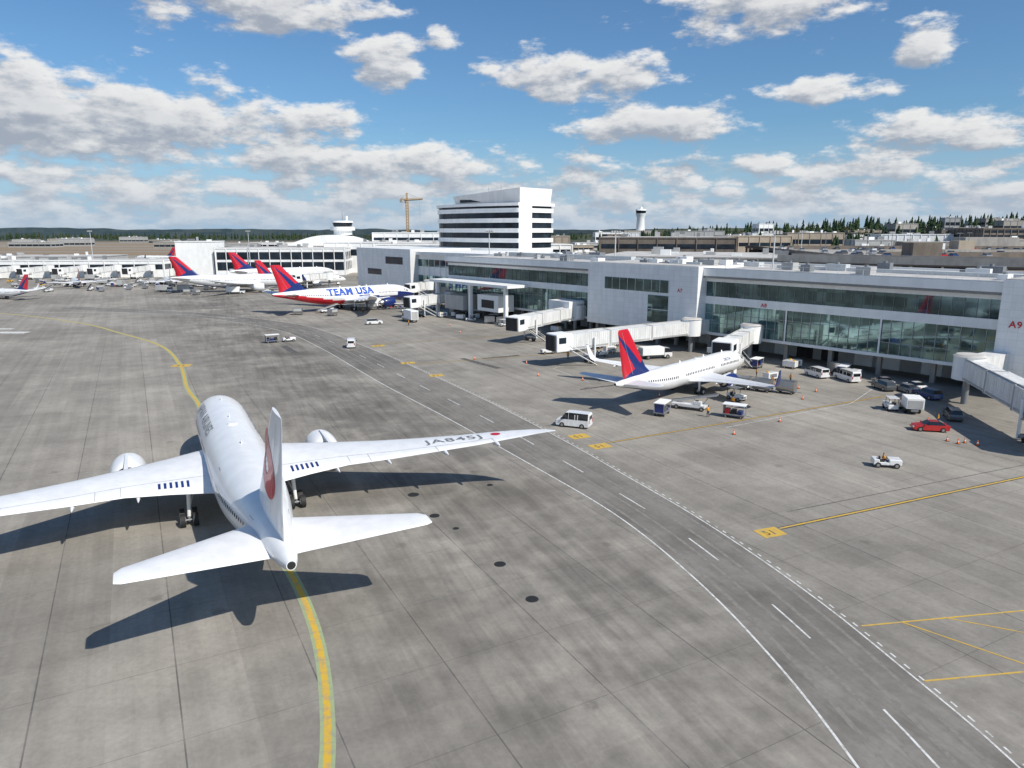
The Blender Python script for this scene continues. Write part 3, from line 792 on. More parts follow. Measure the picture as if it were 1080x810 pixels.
jetbridge((-20,233),(-31,224),5.6,5.0,link=(-17,236))
jetbridge((-33,286),(-39,281),5.6,4.9,link=(-30,288))
jetbridge((-88,345),(-100,337),5.6,4.9,stairs=False)

# ---------------------------------------------------------------- office block
T=Thing('office_building',(2.5,300,0),math.atan2(.70,-.714))
def plan(L,dep,r,bulge,inset=0):
    P=[]
    n=14
    for k in range(n+1):
        t=k/n; x=inset+(L-r-inset)*t; P.append((x,-inset+bulge*math.sin(math.pi*t*.9)))
    y0=P[-1][1]
    for k in range(1,9):
        t=math.pi/2*k/8; P.append((L-r+(r-inset)*math.sin(t),y0-(r-inset)*(1-math.cos(t))))
    P.append((L-inset,-dep+inset)); P.append((inset,-dep+inset)); return P
T.part('floors')
T.prism(plan(60,22,15,3.2,.6),0,37.0,'glassd')
nf=9; fh=37.0/nf
for k in range(nf):
    z=k*fh; T.prism(plan(60,22,15,3.2),z+1.4,z+1.4+fh*.44,'bwhite')
T.prism(plan(60,22,15,3.2,-.4),37.0,38.2,'bwhite','roof')
T.part('penthouse')
v=[(0,-1,38.2),(42,-3,38.2),(42,-18,38.2),(0,-20,38.2),(-1,0,44.2),(43,-2,41.8),(43,-18,41.8),(-1,-20,44.2)]
T.add(v,[(0,1,5,4),(1,2,6,5),(2,3,7,6),(3,0,4,7),(4,5,6,7)],'bwhite')
T.box(6,38,-2.6,-1.9,39.0,40.2,'glassd')
T.part('end_wall'); T.box(-.4,0,-8,-.3,0,37,'bwhite')
T.part('roof_masts'); T.cyl((20,-10,42),(20,-10,48),.12,.05,'steel',6); T.cyl((30,-12,42),(30,-12,46),.1,.05,'steel',6)
T.finish()

def block(name,x,y,rot,L,dep,h,wall='bwhite',bands=(),roofm='roof',cols=0,z0=0):
    T=Thing(name,(x,y,z0),R(rot))
    T.part('walls').box(0,L,0,dep,0,h,wall); T.part('roof').box(-.3,L+.3,-.3,dep+.3,h,h+.5,wall); T.box(.3,L-.3,.3,dep-.3,h+.5,h+.55,roofm)
    T.part('windows')
    for (a_,b_) in bands:
        T.box(.8,L-.8,-.12,0,a_,b_,'glassd'); T.box(-.12,0,.8,dep-.8,a_,b_,'glassd'); T.box(L,L+.12,.8,dep-.8,a_,b_,'glassd')
    T.part('piers')
    if cols:
        n=max(2,int(L/cols))
        for k in range(n+1): T.box(L*k/n-.2,L*k/n+.2,-.35,-.125,0,h,wall)
        n=max(2,int(dep/cols))
        for k in range(n+1): T.box(-.35,-.125,dep*k/n-.2,dep*k/n+.2,0,h,wall); T.box(L+.125,L+.35,dep*k/n-.2,dep*k/n+.2,0,h,wall)
    T.part('roof_equipment')
    for k in range(int(L/9)+1):
        a_=random.uniform(.1,.8)*L; b_=random.uniform(.2,.7)*dep; T.box(a_,a_+random.uniform(1,4),b_,b_+random.uniform(1,3),h+.56,h+random.uniform(1.2,3.0),random.choice(['bgrey','bwhite','steel']))
    T.finish()
random.seed(11)
block('terminal_building',30,262,-20,150,60,17.5,'conc',[(8,11),(13,15)],cols=9)
block('terminal_building',40,330,-10,60,40,23.5,'brownc',[(19,21)],cols=8)
block('terminal_building',-30,340,10,60,30,20,'bwhite',[(10,13),(15,18)],cols=6)
block('terminal_building',-75,400,8,70,40,19,'bwhite',[(6,9),(12,15)],cols=7)
block('satellite_terminal',-205,440,6,22,25,20,'bwhite',[])
block('satellite_terminal',-181,440,4,78,40,16,'bwhite',[(3,8),(9.5,14)],cols=6.5)
block('satellite_terminal',-122,470,0,80,40,19,'bwhite',[(11,15)],cols=8)
block('satellite_terminal',-330,412,6,125,22,9.5,'bwhite',[(4.5,7.5)],cols=8)
block('satellite_terminal',-100,520,0,70,40,25,'bwhite',[(15,17),(20,22)],cols=8)
block('satellite_terminal',-60,560,0,40,30,21,'bgrey',[(12,16)],cols=8)
block('cargo_building',-420,520,5,120,40,8,'bgrey',[(3,5)],cols=12)
for k in range(7): jetbridge((-322+k*18.5,409+k*1.9),(-326+k*18.5,393+k*1.5),5.6,4.8,stairs=False)
T=Thing('arched_hall',(-150,480,0),R(3)); T.part('walls').box(0,56,0,40,0,17,'bwhite'); T.part('windows').box(3,53,-.15,0,6,15,'glassd')
pr=[(56*k/16,17+7*math.sin(math.pi*k/16)) for k in range(17)]
T.part('roof').add([(x,-2,z) for x,z in pr]+[(x,42,z) for x,z in pr],[(k,k+1,k+18,k+17) for k in range(16)]+[tuple(range(17))],'bwhite'); T.finish()
T=Thing('ramp_control_tower',(-121,520,0),0)
T.part('shaft').cyl((0,0,0),(0,0,27),7,6.5,'bwhite',20); T.part('floors').cyl((0,0,27),(0,0,29.5),8.6,8.6,'bwhite',20)
T.part('cab_glass').cyl((0,0,29.5),(0,0,32.4),6.2,7.2,'glassd',16); T.part('cab_roof').cyl((0,0,32.4),(0,0,33.6),7.8,7.2,'bwhite',16)
T.part('shaft_windows').cyl((0,0,22),(0,0,24),6.75,6.7,'glassd',20); T.part('mast').cyl((0,0,33.6),(0,0,41),.25,.1,'steel',6); T.cyl((3,0,33.6),(3,0,37),.9,.9,'bwhite',10); T.finish()
T=Thing('air_traffic_control_tower',(210,1190,0),0)
T.part('shaft').loft([[(math.cos(math.pi*2*i/12)*r_,math.sin(math.pi*2*i/12)*r_,z) for i in range(12)] for z,r_ in ((0,9),(30,7),(47,6.2),(50,7.5),(54,8.5))],'bwhite')
T.part('cab_glass').cyl((0,0,54),(0,0,58.5),7.5,8.6,'glassd',12); T.part('cab_roof').cyl((0,0,58.5),(0,0,60.5),9,8,'bwhite',12); T.part('radome').cyl((0,0,60.5),(0,0,64.5),2.6,2.2,'bwhite',12); T.cyl((3,0,60.5),(3,0,71),.3,.15,'steel',6)
T.part('base').box(-28,26,-12,16,0,27,'conc'); T.finish()
T=Thing('tower_crane',(-86,600,0),R(72))
def lattice(a_,b_,wd,n_,r_=.16):
    a_=Vector(a_);b_=Vector(b_);dd=(b_-a_).normalized(); u=dd.orthogonal().normalized(); w_=dd.cross(u); C=[u+w_,u-w_,-u-w_,-u+w_]
    for c in C: T.cyl(tuple(a_+c*wd/2),tuple(b_+c*wd/2),r_,r_,'craney',5)
    for k in range(n_):
        p=a_.lerp(b_,k/n_);q=a_.lerp(b_,(k+1)/n_)
        for i in range(4): T.cyl(tuple(p+C[i]*wd/2),tuple(q+C[(i+1)%4]*wd/2),r_*.8,r_*.8,'craney',4)
T.part('mast'); lattice((0,0,0),(0,0,50),1.8,22,.18); T.part('jib'); lattice((0,0,51.5),(30,0,53.5),1.2,20,.13); T.part('counter_jib'); lattice((0,0,51.5),(-11,0,51.5),1.2,7,.14)
T.part('apex'); lattice((0,0,50),(0,0,57),1.0,4,.14); T.cyl((0,0,57),(24,0,53.6),.08,.08,'steel',4); T.cyl((0,0,57),(-10,0,52),.08,.08,'steel',4)
T.part('cab').box(.5,2.6,1.0,2.6,49,51.2,'bwhite'); T.part('counterweight').box(-11,-8,-1,1,49,51.2,'conc'); T.part('hoist').cyl((24,0,53),(24,0,34),.06,.06,'steel',4); T.finish()

T=Thing('parking_garage',(96,205,0),R(-7))
W_,D_=210,150
for k in range(5):
    z=4.0+3.75*k
    T.part('decks').box(0,W_,0,D_,z-.4,z,'brownc' if k<4 else 'conc'); T.part('parapets').box(-.2,W_+.2,-.2,0,z-.4,z+1.0,'brownc'); T.box(-.2,0,0,D_,z-.4,z+1.0,'brownc')
T.part('columns')
for k in range(26): T.box(k*W_/25.0-.35,k*W_/25.0+.35,.1,.8,0,18.6,'brownc')
for k in range(18): T.box(.1,.8,k*D_/17.0-.35,k*D_/17.0+.35,0,18.6,'brownc')
T.part('core').box(1.5,W_-1,3,D_-1,0,18,'dark')
T.part('stair_towers').box(20,28,8,16,19,23.5,'brownc'); T.box(120,130,30,40,19,24.5,'conc'); T.box(70,76,90,98,19,23,'tan'); T.box(44,52,60,66,19,22.5,'bwhite'); T.box(90,112,128,140,19,24,'conc'); T.box(160,172,70,82,19,23.5,'brownc')
T.part('ramp_wall').box(30,190,60,60.6,19,20.4,'conc'); T.box(10,200,110,110.6,19,20.6,'brownc'); T.box(20,200,30,30.6,19,20.3,'brownc')
T.part('lamp_posts')
for k in range(9):
    for j in range(3): T.cyl((12+k*23,22+j*42,19),(12+k*23,22+j*42,26),.12,.08,'steel',5); T.box(11+k*23,13+k*23,21.8+j*42,22.2+j*42,25.9,26.1,'steel')
T.finish()
T=Thing('elevated_roadway',(70,190,0),R(-35))
T.part('deck').box(0,190,0,14,18.6,19.6,'brownc'); T.part('barriers').box(0,190,-.3,0,19.0,20.7,'conc'); T.box(0,190,14,14.3,19.0,20.7,'conc')
T.part('piers')
for k in range(9): T.box(4+k*22,6+k*22,4,10,0,18.6,'conc')
T.finish()

# ---------------------------------------------------------------- vehicles
def vbody(T,st,flags,mb,mg='cglass'):
    rings=[[(x,-hw,zb),(x,-hw,zm),(x,-ht,zr),(x,ht,zr),(x,hw,zm),(x,hw,zb)] for x,zb,zm,zr,hw,ht in st]
    def mf(j,i):
        sg,tg=flags[j]
        if i in(1,3): return mg if sg else mb
        if i==2: return mg if tg else mb
        return mb
    T.loft(rings,mb,matf=mf,smooth=False)
def wheels(T,xs,y,r,wd=.24):
    for x in xs:
        for sg in(-1,1):
            T.cyl((x,sg*y-wd/2,r),(x,sg*y+wd/2,r),r,r,'black',16); T.cyl((x,sg*y-wd/2-.01,r),(x,sg*y+wd/2+.01,r),r*.55,r*.55,'metal',10)
def car(x,y,ang,mb='silver',name='parked_car',suv=False):
    T=Thing(name,(x,y,0),R(ang),single=True)
    if suv:
        st=[(2.35,.4,.8,.82,.82,.78),(2.2,.3,.95,.98,.92,.85),(1.15,.28,1.08,1.14,.94,.82),(.45,.28,1.1,1.68,.94,.70),(-1.9,.28,1.1,1.66,.94,.70),(-2.3,.3,1.05,1.12,.92,.8),(-2.38,.45,.8,.82,.86,.8)]
        fl=[(0,0),(0,0),(1,1),(1,0),(1,1),(0,0)]
    else:
        st=[(2.3,.35,.62,.64,.80,.75),(2.1,.25,.75,.78,.88,.8),(1.0,.22,.92,.96,.9,.78),(.25,.22,.95,1.42,.9,.62),(-.9,.22,.97,1.42,.9,.62),(-1.7,.22,.98,1.05,.9,.75),(-2.2,.25,.9,.95,.88,.8),(-2.3,.4,.7,.72,.82,.78)]
        fl=[(0,0),(0,0),(1,1),(1,0),(1,1),(0,0),(0,0)]
    vbody(T,st,fl,mb); wheels(T,(1.42,-1.42),.84,.34 if not suv else .38)
    for sg in(-1,1):
        T.box(2.2,2.33,sg*.68-.16,sg*.68+.16,.58,.72,'lamp'); T.box(-2.36,-2.25,sg*.7-.14,sg*.7+.14,.72,.86,'tail_red_lamp'); T.box(.75,.95,sg*1.0-.09,sg*1.0+.09,.95,1.08,mb)
    T.finish()
def van(x,y,ang,mb='carwhite',L=5.4,hgt=2.15,name='parked_van'):
    T=Thing(name,(x,y,0),R(ang),single=True); a=L/2
    st=[(a,.4,.85,.88,.85,.8),(a-.15,.3,1.0,1.04,.96,.88),(a-.75,.28,1.15,1.22,.98,.86),(a-1.45,.28,1.2,hgt-.06,.98,.80),(a-1.9,.28,1.2,hgt,.98,.82),(a-1.95,.28,1.2,hgt,.98,.82),(-a+2.0,.28,1.2,hgt,.98,.82),(-a+.15,.28,1.2,hgt-.03,.98,.82),(-a,.35,1.2,hgt-.2,.95,.78)]
    fl=[(0,0),(0,0),(1,1),(1,0),(0,0),(1,0),(1,0),(0,0)]
    vbody(T,st,fl,mb); wheels(T,(a-1.0,-a+1.0),.88,.36)
    T.box(-a-.01,-a+.02,-.7,.7,1.25,1.8,'cglass')
    for xx in (a-2.9,-a+1.6): T.box(xx,xx+.08,-.99,.99,1.2,hgt-.25,mb)
    for sg in(-1,1): T.box(a-.1,a+.03,sg*.7-.15,sg*.7+.15,.7,.9,'lamp'); T.box(-a-.04,-a,sg*.82-.08,sg*.82+.08,.8,1.3,'tail_red_lamp'); T.box(a-1.2,a-1.0,sg*1.1-.1,sg*1.1+.1,1.2,1.45,'black')
    T.finish()
def boxtruck(x,y,ang,cabm='carwhite',boxm='bwhite',L=7.5,bh=3.4,name='service_truck',lift=0):
    T=Thing(name,(x,y,0),R(ang),single=True); a=L/2
    st=[(a,.5,1.2,1.25,1.0,.95),(a-.1,.45,1.4,1.5,1.05,1.0),(a-.5,.45,1.4,2.25,1.08,.92),(a-1.8,.45,1.4,2.35,1.08,.94)]
    vbody(T,st,[(0,0),(1,1),(1,0)],cabm); T.box(-a,a-1.9,-.5,.5,.5,.85,'steel'); T.bev(-a,a-2.0,-1.2,1.2,.9+lift,bh+lift,boxm,.06)
    wheels(T,(a-1.1,-a+1.4),.95,.48,.3); T.box(-a-.05,-a,-1.0,1.0,1.1+lift,bh-.3+lift,'bgrey'); T.finish()
def beltloader(x,y,ang):
    T=Thing('belt_loader',(x,y,0),R(ang),single=True)
    T.bev(-2.8,2.4,-.9,.9,.45,.95,'carwhite',.08); wheels(T,(1.9,-2.0),.82,.36)
    T.bev(.6,1.8,-.9,-.15,.95,1.5,'carwhite',.06); T.box(.9,1.3,-.75,-.3,1.5,1.6,'black'); T.cyl((.8,-.5,1.5),(.6,-.5,1.9),.03,.03,'black',6)
    A_=Vector((-3.8,.35,.8)); B_=Vector((3.9,.35,2.6)); d=(B_-A_).normalized(); z=d.cross(Vector((0,1,0)))
    if z.z<0: z=-z
    T.M=Matrix(((d.x,0,z.x,A_.x),(0,1,0,A_.y),(d.z,0,z.z,A_.z),(0,0,0,1))); LL=(B_-A_).length
    T.box(0,LL,-.42,.42,-.12,.08,'steel'); T.box(0,LL,-.38,.38,.083,.12,'black'); T.box(0,LL,-.48,-.42,-.12,.18,'bgrey'); T.box(0,LL,.42,.48,-.12,.18,'bgrey')
    T.cyl((0,-.42,0),(0,.42,0),.12,.12,'steel',8); T.cyl((LL,-.42,0),(LL,.42,0),.12,.12,'steel',8); T.M=None
    T.cyl((1.8,.35,.9),(2.7,.35,2.25),.08,.08,'metal',6); T.finish()
def cart(x,y,ang,kind=0):
    T=Thing('baggage_cart',(x,y,0),R(ang),single=True)
    T.box(-1.6,1.6,-.8,.8,.45,.6,'steel'); wheels(T,(1.1,-1.1),.65,.24,.16); T.cyl((1.6,0,.45),(2.5,0,.35),.05,.05,'steel',6)
    if kind==0:
        for a_ in(-1.5,1.5):
            for b_ in(-.75,.75): T.box(a_-.04,a_+.04,b_-.04,b_+.04,.6,1.95,'bgrey')
        T.box(-1.65,1.65,-.85,.85,1.95,2.05,'bwhite'); T.box(-1.5,-1.46,-.75,.75,.6,1.95,'blue')
        for k in range(6): T.bev(-1.3+k%3*.9,-1.3+k%3*.9+.7,-.6+(k//3)*.65,-.1+(k//3)*.65,.6,.6+random.uniform(.3,.9),random.choice(['black','blue','red','cargrey']),.05)
    else:
        T.add([(-1.5,-.75,.62),(1.5,-.75,.62),(1.5,.75,.62),(-1.5,.75,.62),(-1.5,-1.1,1.2),(1.5,-1.1,1.2),(1.5,.75,1.2),(-1.5,.75,1.2),(-1.5,-1.1,2.2),(1.5,-1.1,2.2),(1.5,.75,2.2),(-1.5,.75,2.2)],
              [(0,1,5,4),(1,2,6,5),(2,3,7,6),(3,0,4,7),(4,5,9,8),(5,6,10,9),(6,7,11,10),(7,4,8,11),(8,9,10,11)],'metal'); T.box(-1.2,1.2,-1.13,-1.1,1.3,2.1,'bgrey')
    T.finish()
def tug(x,y,ang,mb='carwhite',canopy=False):
    T=Thing('baggage_tractor',(x,y,0),R(ang),single=True)
    T.bev(.15,1.55,-.72,.72,.35,1.05,mb,.10); T.bev(-1.5,.2,-.72,.72,.35,.68,mb,.06); T.bev(-1.5,-.85,-.72,.72,.6,1.0,mb,.08)
    T.bev(-.8,-.3,-.55,.0,.68,.88,'black',.04); T.bev(-.88,-.78,-.55,.0,.85,1.3,'black',.04); T.cyl((.1,-.28,1.0),(-.12,-.28,1.12),.03,.03,'black',6)
    T.cyl((-.1,-.28,1.1),(-.14,-.28,1.13),.19,.19,'black',16); wheels(T,(1.0,-1.0),.66,.33,.22)
    T.box(1.54,1.58,-.5,.5,.5,.85,'steel'); T.box(1.52,1.59,-.64,-.52,.75,.9,'lamp'); T.box(1.52,1.59,.52,.64,.75,.9,'lamp')
    if canopy:
        for a_ in(.15,-1.35):
            for b_ in(-.65,.65): T.box(a_-.03,a_+.03,b_-.03,b_+.03,1.0,2.0,'black')
        T.bev(-1.5,.4,-.75,.75,2.0,2.1,mb,.03)
    T.finish()
def cone(x,y):
    T=Thing('traffic_cone',(x,y,0),single=True); T.bev(-.22,.22,-.22,.22,0,.05,'black',.01)
    T.cyl((0,0,.05),(0,0,.3),.16,.115,'orange',14); T.cyl((0,0,.3),(0,0,.45),.115,.08,'carwhite',14); T.cyl((0,0,.45),(0,0,.75),.08,.02,'orange',14); T.finish()
def gpu(x,y,ang):
    T=Thing('ground_power_unit',(x,y,0),R(ang),single=True); T.bev(-1.3,1.3,-.75,.75,.4,1.6,'carwhite',.06); wheels(T,(.85,-.85),.65,.26,.18); T.box(-.9,.9,-.77,-.75,.7,1.35,'steel'); T.cyl((1.3,0,.4),(2.1,0,.3),.05,.05,'steel',6); T.box(-1.0,-.6,-.3,.3,1.6,1.75,'yellow'); T.finish()

van(8.7,96.6,158,L=4.9)
beltloader(27.6,106.5,-30); cart(22.5,103.2,60,0); cart(32.8,101.5,-30,0)
van(61.6,128,100,L=5.6); van(57.5,131.5,105,L=5.0,hgt=1.9)
car(64.5,120.5,95,'cargrey',suv=True); car(67.5,118.5,98,'silver'); car(70.0,120.5,96,'carwhite'); car(68.5,114.0,100,'carblue',suv=True); car(66.5,124.5,95,'silver')
car(57.6,94.5,168,'carred')
boxtruck(60.8,105.2,75,'carwhite','bwhite',5.0,2.5); tug(58.3,106.3,80,canopy=True); car(64.6,100.8,70,'cargrey',suv=True)
tug(43.7,79.2,-12)
for p in [(57.7,88.2),(58.8,88.6),(57.0,89.4),(59.7,87.4),(38.6,99.0),(13.0,128),(30,92.5),(47,124),(50,121),(47.5,113),(24.5,115),(52,118.5),(5,132),(-8,150),(3,145),(-18,205),(-14,190),(60,99)]: cone(*p)
boxtruck(30.9,151,15,'carwhite','bwhite',7,2.6); cart(26,152,15,0); tug(19.5,154,10)
van(-38,166.3,100,L=5.0); tug(-55.5,175,30); cart(-59,173,30,0)
boxtruck(-31,214.7,120,'carwhite','bwhite',8,3.6); car(-40.5,208,20,'carwhite',suv=True); boxtruck(-17,232,40,'carwhite','bgrey',7,3.2)
for (x,y,a_) in [(40,121,-40),(43,119,-40),(46.5,117.5,-40)]: cart(x,y,a_,1)
gpu(47.5,128,30); gpu(38,128.5,40); gpu(22,158,20); gpu(-22,225,30)
tug(36.5,112.5,-60,canopy=True); cart(49,140,50,0); cart(15,160,20,0); cart(11.4,158.5,20,0); tug(8,157,200)
boxtruck(22,166,35,'carwhite','bwhite',8,3.4,lift=0)
random.seed(21)
for k in range(9): cart(-52+k*3.4+random.uniform(-.3,.3),246+k*1.0,18+random.uniform(-6,6),random.choice([0,1]))
for (x,y,a_,t) in [(-62,239,45,2),(-48,252,40,1),(-70,232,10,0),(-58,229,60,0),(-36,240,30,3),(-30,247,20,1),(-88,300,20,2),(-120,310,10,1),(-135,305,70,0),(-110,318,0,2),(-140.2,308,15,0),(-100,305,15,3)]:
    if t==0: cart(x,y,a_,1)
    elif t==1: boxtruck(x,y,a_,'carwhite','bwhite',7.5,3.2)
    elif t==2: beltloader(x,y,a_)
    else: tug(x,y,a_,canopy=True)
for k in range(70):
    x=random.uniform(-272,-140); y=random.uniform(318,400); t=random.random(); a_=random.choice([0,15,90,105])+random.uniform(-8,8)
    if t<.45: cart(x,y,a_,random.choice([0,1,1]))
    elif t<.6: boxtruck(x,y,a_,'carwhite',random.choice(['bwhite','lblue','bgrey']),7,3.1)
    elif t<.75: beltloader(x,y,a_)
    elif t<.9: tug(x,y,a_,random.choice(['carwhite','yellow']),True)
    else: van(x,y,a_)
def gate_item(x,y,k):
    if k==0: cart(x,y,random.uniform(0,180),0)
    elif k==1: cart(x,y,random.uniform(0,180),1)
    elif k==2: gpu(x,y,random.uniform(0,180))
    else: tug(x,y,random.uniform(0,180),'carwhite',True)
for k in range(26):
    s=random.uniform(0,155); o=random.uniform(2,10)
    if 20<s<62 and o>6: continue
    gate_item(81.1-.64*s-.768*o,117.2+.768*s-.64*o,random.randint(0,3))
T=Thing('parked_cars',(96,205,18.98),R(-7),single=True)
for r_ in range(9):
    for k in range(60):
        if random.random()<.34:
            x=8+k*3.2; y=6+r_*15
            if 18<x<30 and y<20: continue
            mb=random.choice(['silver','carwhite','cargrey','carblue','cargrey','silver','cargrey'])
            if random.random()<.04: mb='carred'
            T.M=Matrix.Translation((x,y,-.2))@Matrix.Rotation(R(90),4,'Z')
            vbody(T,[(2.2,.25,.7,.75,.85,.8),(1.0,.22,.92,.96,.9,.78),(.3,.22,.95,1.45,.9,.62),(-1.2,.22,.97,1.42,.9,.62),(-1.9,.22,.98,1.05,.9,.75),(-2.25,.3,.9,.95,.85,.8)],[(0,0),(1,1),(1,0),(1,1),(0,0)],mb)
T.M=None; T.finish()

# ---------------------------------------------------------------- people
def person(x,y,z,ang,pose='stand',top='hivis',name='ramp_worker'):
    if pose=='sit':
        J=[((0,0,.0),.14),((0,0,.22),.15),((.03,0,.42),.17),((.04,0,.56),.06),
           ((.04,.19,.46),.07),((.16,.24,.24),.05),((.38,.12,.22),.038),((.46,.10,.22),.03),
           ((.04,-.19,.46),.07),((.16,-.24,.24),.05),((.38,-.12,.22),.038),((.46,-.10,.22),.03),
           ((.05,.1,-.02),.10),((.45,.13,.0),.07),((.5,.13,-.40),.05),((.62,.13,-.44),.045),
           ((.05,-.1,-.02),.10),((.45,-.13,.0),.07),((.5,-.13,-.40),.05),((.62,-.13,-.44),.045)]
        hz=.70; hx=.05
    else:
        J=[((0,0,.95),.14),((0,0,1.15),.14),((0,0,1.38),.165),((0,0,1.52),.06),
           ((0,.20,1.42),.07),((.02,.27,1.13),.05),((.14,.27,.90),.036),((.2,.26,.82),.032),
           ((0,-.20,1.42),.07),((.02,-.27,1.13),.05),((.12,-.28,.88),.036),((.18,-.27,.80),.032),
           ((0,.1,.88),.11),((.06,.12,.48),.075),((.02,.13,.08),.05),((.16,.14,.04),.045),
           ((0,-.1,.88),.11),((-.04,-.12,.48),.075),((-.12,-.13,.08),.05),((.02,-.14,.04),.045)]
        hz=1.66; hx=.02
    E=[(0,1),(1,2),(2,3),(2,4),(4,5),(5,6),(6,7),(2,8),(8,9),(9,10),(10,11),(0,12),(12,13),(13,14),(14,15),(0,16),(16,17),(17,18),(18,19)]
    me=bpy.data.meshes.new('p'); me.from_pydata([j[0] for j in J],E,[]); o=bpy.data.objects.new('p',me); scene.collection.objects.link(o)
    md=o.modifiers.new('s','SKIN'); sub=o.modifiers.new('u','SUBSURF'); sub.levels=1
    for i,j in enumerate(J): me.skin_vertices[0].data[i].radius=(j[1],j[1])
    me.skin_vertices[0].data[0].use_root=True
    dg=bpy.context.evaluated_depsgraph_get(); m2=bpy.data.meshes.new_from_object(o.evaluated_get(dg))
    T=Thing(name,(x,y,z),R(ang),single=True)
    vs=[v.co[:] for v in m2.vertices]; fs=[tuple(p.vertices) for p in m2.polygons]; ms=[]
    for f in fs:
        c=sum((Vector(vs[i]) for i in f),Vector())/len(f)
        if pose=='sit': k='navyc' if c.z<.08 else top
        else: k='navyc' if c.z<.97 and abs(c.y)<.22 else top
        if pose!='sit' and c.z<.86 and abs(c.y)>.225: k='skin'
        if pose=='sit' and c.x>.4 and c.z>.15: k='skin'
        if c.z>hz-.2 : k='skin'
        if (c.z<(-.38 if pose=='sit' else .1)): k='black'
        ms.append(k)
    T.add(vs,fs,ms,True)
    nR=9;nC=12
    rr=[]
    for j in range(nR+1):
        t=math.pi*j/nR; r_=max(math.sin(t),.02)
        rr.append([(hx+.10*r_*math.cos(2*math.pi*i/nC)+(.02 if 3<j<7 and i==0 else 0),.078*r_*math.sin(2*math.pi*i/nC),hz+.12*math.cos(t)) for i in range(nC)])
    T.loft(rr,'skin',matf=lambda j,i:'black' if j<3 or (j<6 and 3<=i<=8) else 'skin')
    T.finish(); bpy.data.objects.remove(o)
a_=R(-12); person(43.7-.55*math.cos(a_)+.28*math.sin(a_)*-1,79.2-.55*math.sin(a_)-.28*math.cos(a_),.92,-12,'sit',name='tractor_driver')
for (x,y,a_) in [(50.5,126,200),(46.3,123.5,60),(29,101.8,120),(34.5,108,40),(60.5,97.5,150),(-30,205,0),(-50,238,60),(12,150,90),(46,131,0)]: person(x,y,0,a_)

# ---------------------------------------------------------------- hills, trees, city
def ridge(x,y):
    a_=min(max((x-60)/600,0),1); b_=min(max((y-600)/500,0),1)
    return 30*a_*a_*(3-2*a_)*b_*b_*(3-2*b_)*(1+.35*noise.noise(Vector((x*.003,y*.003,0))))
def landmat(name,c1,c2,sc):
    m,N,b=newmat(name); pos=N.n('ShaderNodeNewGeometry').outputs['Position']
    N.setin(b,'Base Color',N.mix(N.sstep(N.noise(pos,sc,4,.7),.4,.6),c1,c2)); b.inputs['Roughness'].default_value=.95; b.inputs['Specular IOR Level'].default_value=.1
    return m
M['land']=landmat('wooded_land',(.035,.05,.028),(.11,.115,.08),.03)
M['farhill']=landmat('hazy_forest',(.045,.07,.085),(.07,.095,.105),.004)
def leafmat(name,c1,c2,c3):
    m,N,b=newmat(name); pos=N.n('ShaderNodeNewGeometry').outputs['Position']
    f=N.noise(pos,.09,2); g=N.noise(pos,.9,3,.7)
    c=N.mix(N.sstep(f,.4,.65),c1,c2); c=N.mix(N.sstep(g,.5,.75,0,.8),c,c3)
    N.setin(b,'Base Color',c); b.inputs['Roughness'].default_value=.9; b.inputs['Specular IOR Level'].default_value=.15
    return m
M['fir']=leafmat('conifer_foliage',(.022,.045,.022),(.04,.065,.03),(.07,.09,.04)); M['decid']=leafmat('broadleaf_foliage',(.06,.085,.03),(.13,.10,.035),(.10,.12,.05)); M['bark']=mat('bark',(.08,.06,.045),.9)
T=Thing('hill',single=True)
nx,ny=70,50; v=[]
for j in range(ny+1):
    for i in range(nx+1):
        x=-100+3100*i/nx; y=560+2600*j/ny; v.append((x,y,ridge(x,y)-.5))
T.add(v,[(j*(nx+1)+i,j*(nx+1)+i+1,(j+1)*(nx+1)+i+1,(j+1)*(nx+1)+i) for j in range(ny) for i in range(nx)],'land',True); T.finish()
T=Thing('distant_hills',single=True)
for (dist,base,amp,sd) in ((3200,10,9,1),(5200,20,16,5),(8500,40,40,9)):
    n_=420; v=[]
    for k in range(n_+1):
        a_=R(-75+150*k/n_); hgt=base+amp*noise.noise(Vector((a_*6,sd,0)))+amp*.35*noise.noise(Vector((a_*40,sd,1)))+3.5*noise.noise(Vector((a_*260,sd,2)))
        x=math.sin(a_)*dist;y=math.cos(a_)*dist
        v+=[(x,y,-1),(x,y,hgt),(x*1.15,y*1.15,hgt*.6)]
    T.add(v,[(3*k,3*k+3,3*k+4,3*k+1) for k in range(n_)]+[(3*k+1,3*k+4,3*k+5,3*k+2) for k in range(n_)],'farhill',False)
T.finish()
def conifer(T,x,y,z,h):
    T.cyl((x,y,z),(x,y,z+h*.9),h*.02,h*.006,'bark',5,False)
    tiers=7; n_=9
    for k in range(tiers):
        t=k/tiers; zb=z+h*(.12+.80*t); zt=zb+h*(.24-.06*t); rr=h*.20*(1-t)**.85+h*.02
        v=[(x+random.uniform(-.02,.02)*h,y,zt)]
        for i in range(n_):
            a_=2*math.pi*(i+random.random()*.6)/n_; r_=rr*random.uniform(.55,1.15); v.append((x+math.cos(a_)*r_,y+math.sin(a_)*r_,zb+random.uniform(-.03,.03)*h))
        T.add(v,[(0,1+i,1+(i+1)%n_) for i in range(n_)],'fir')
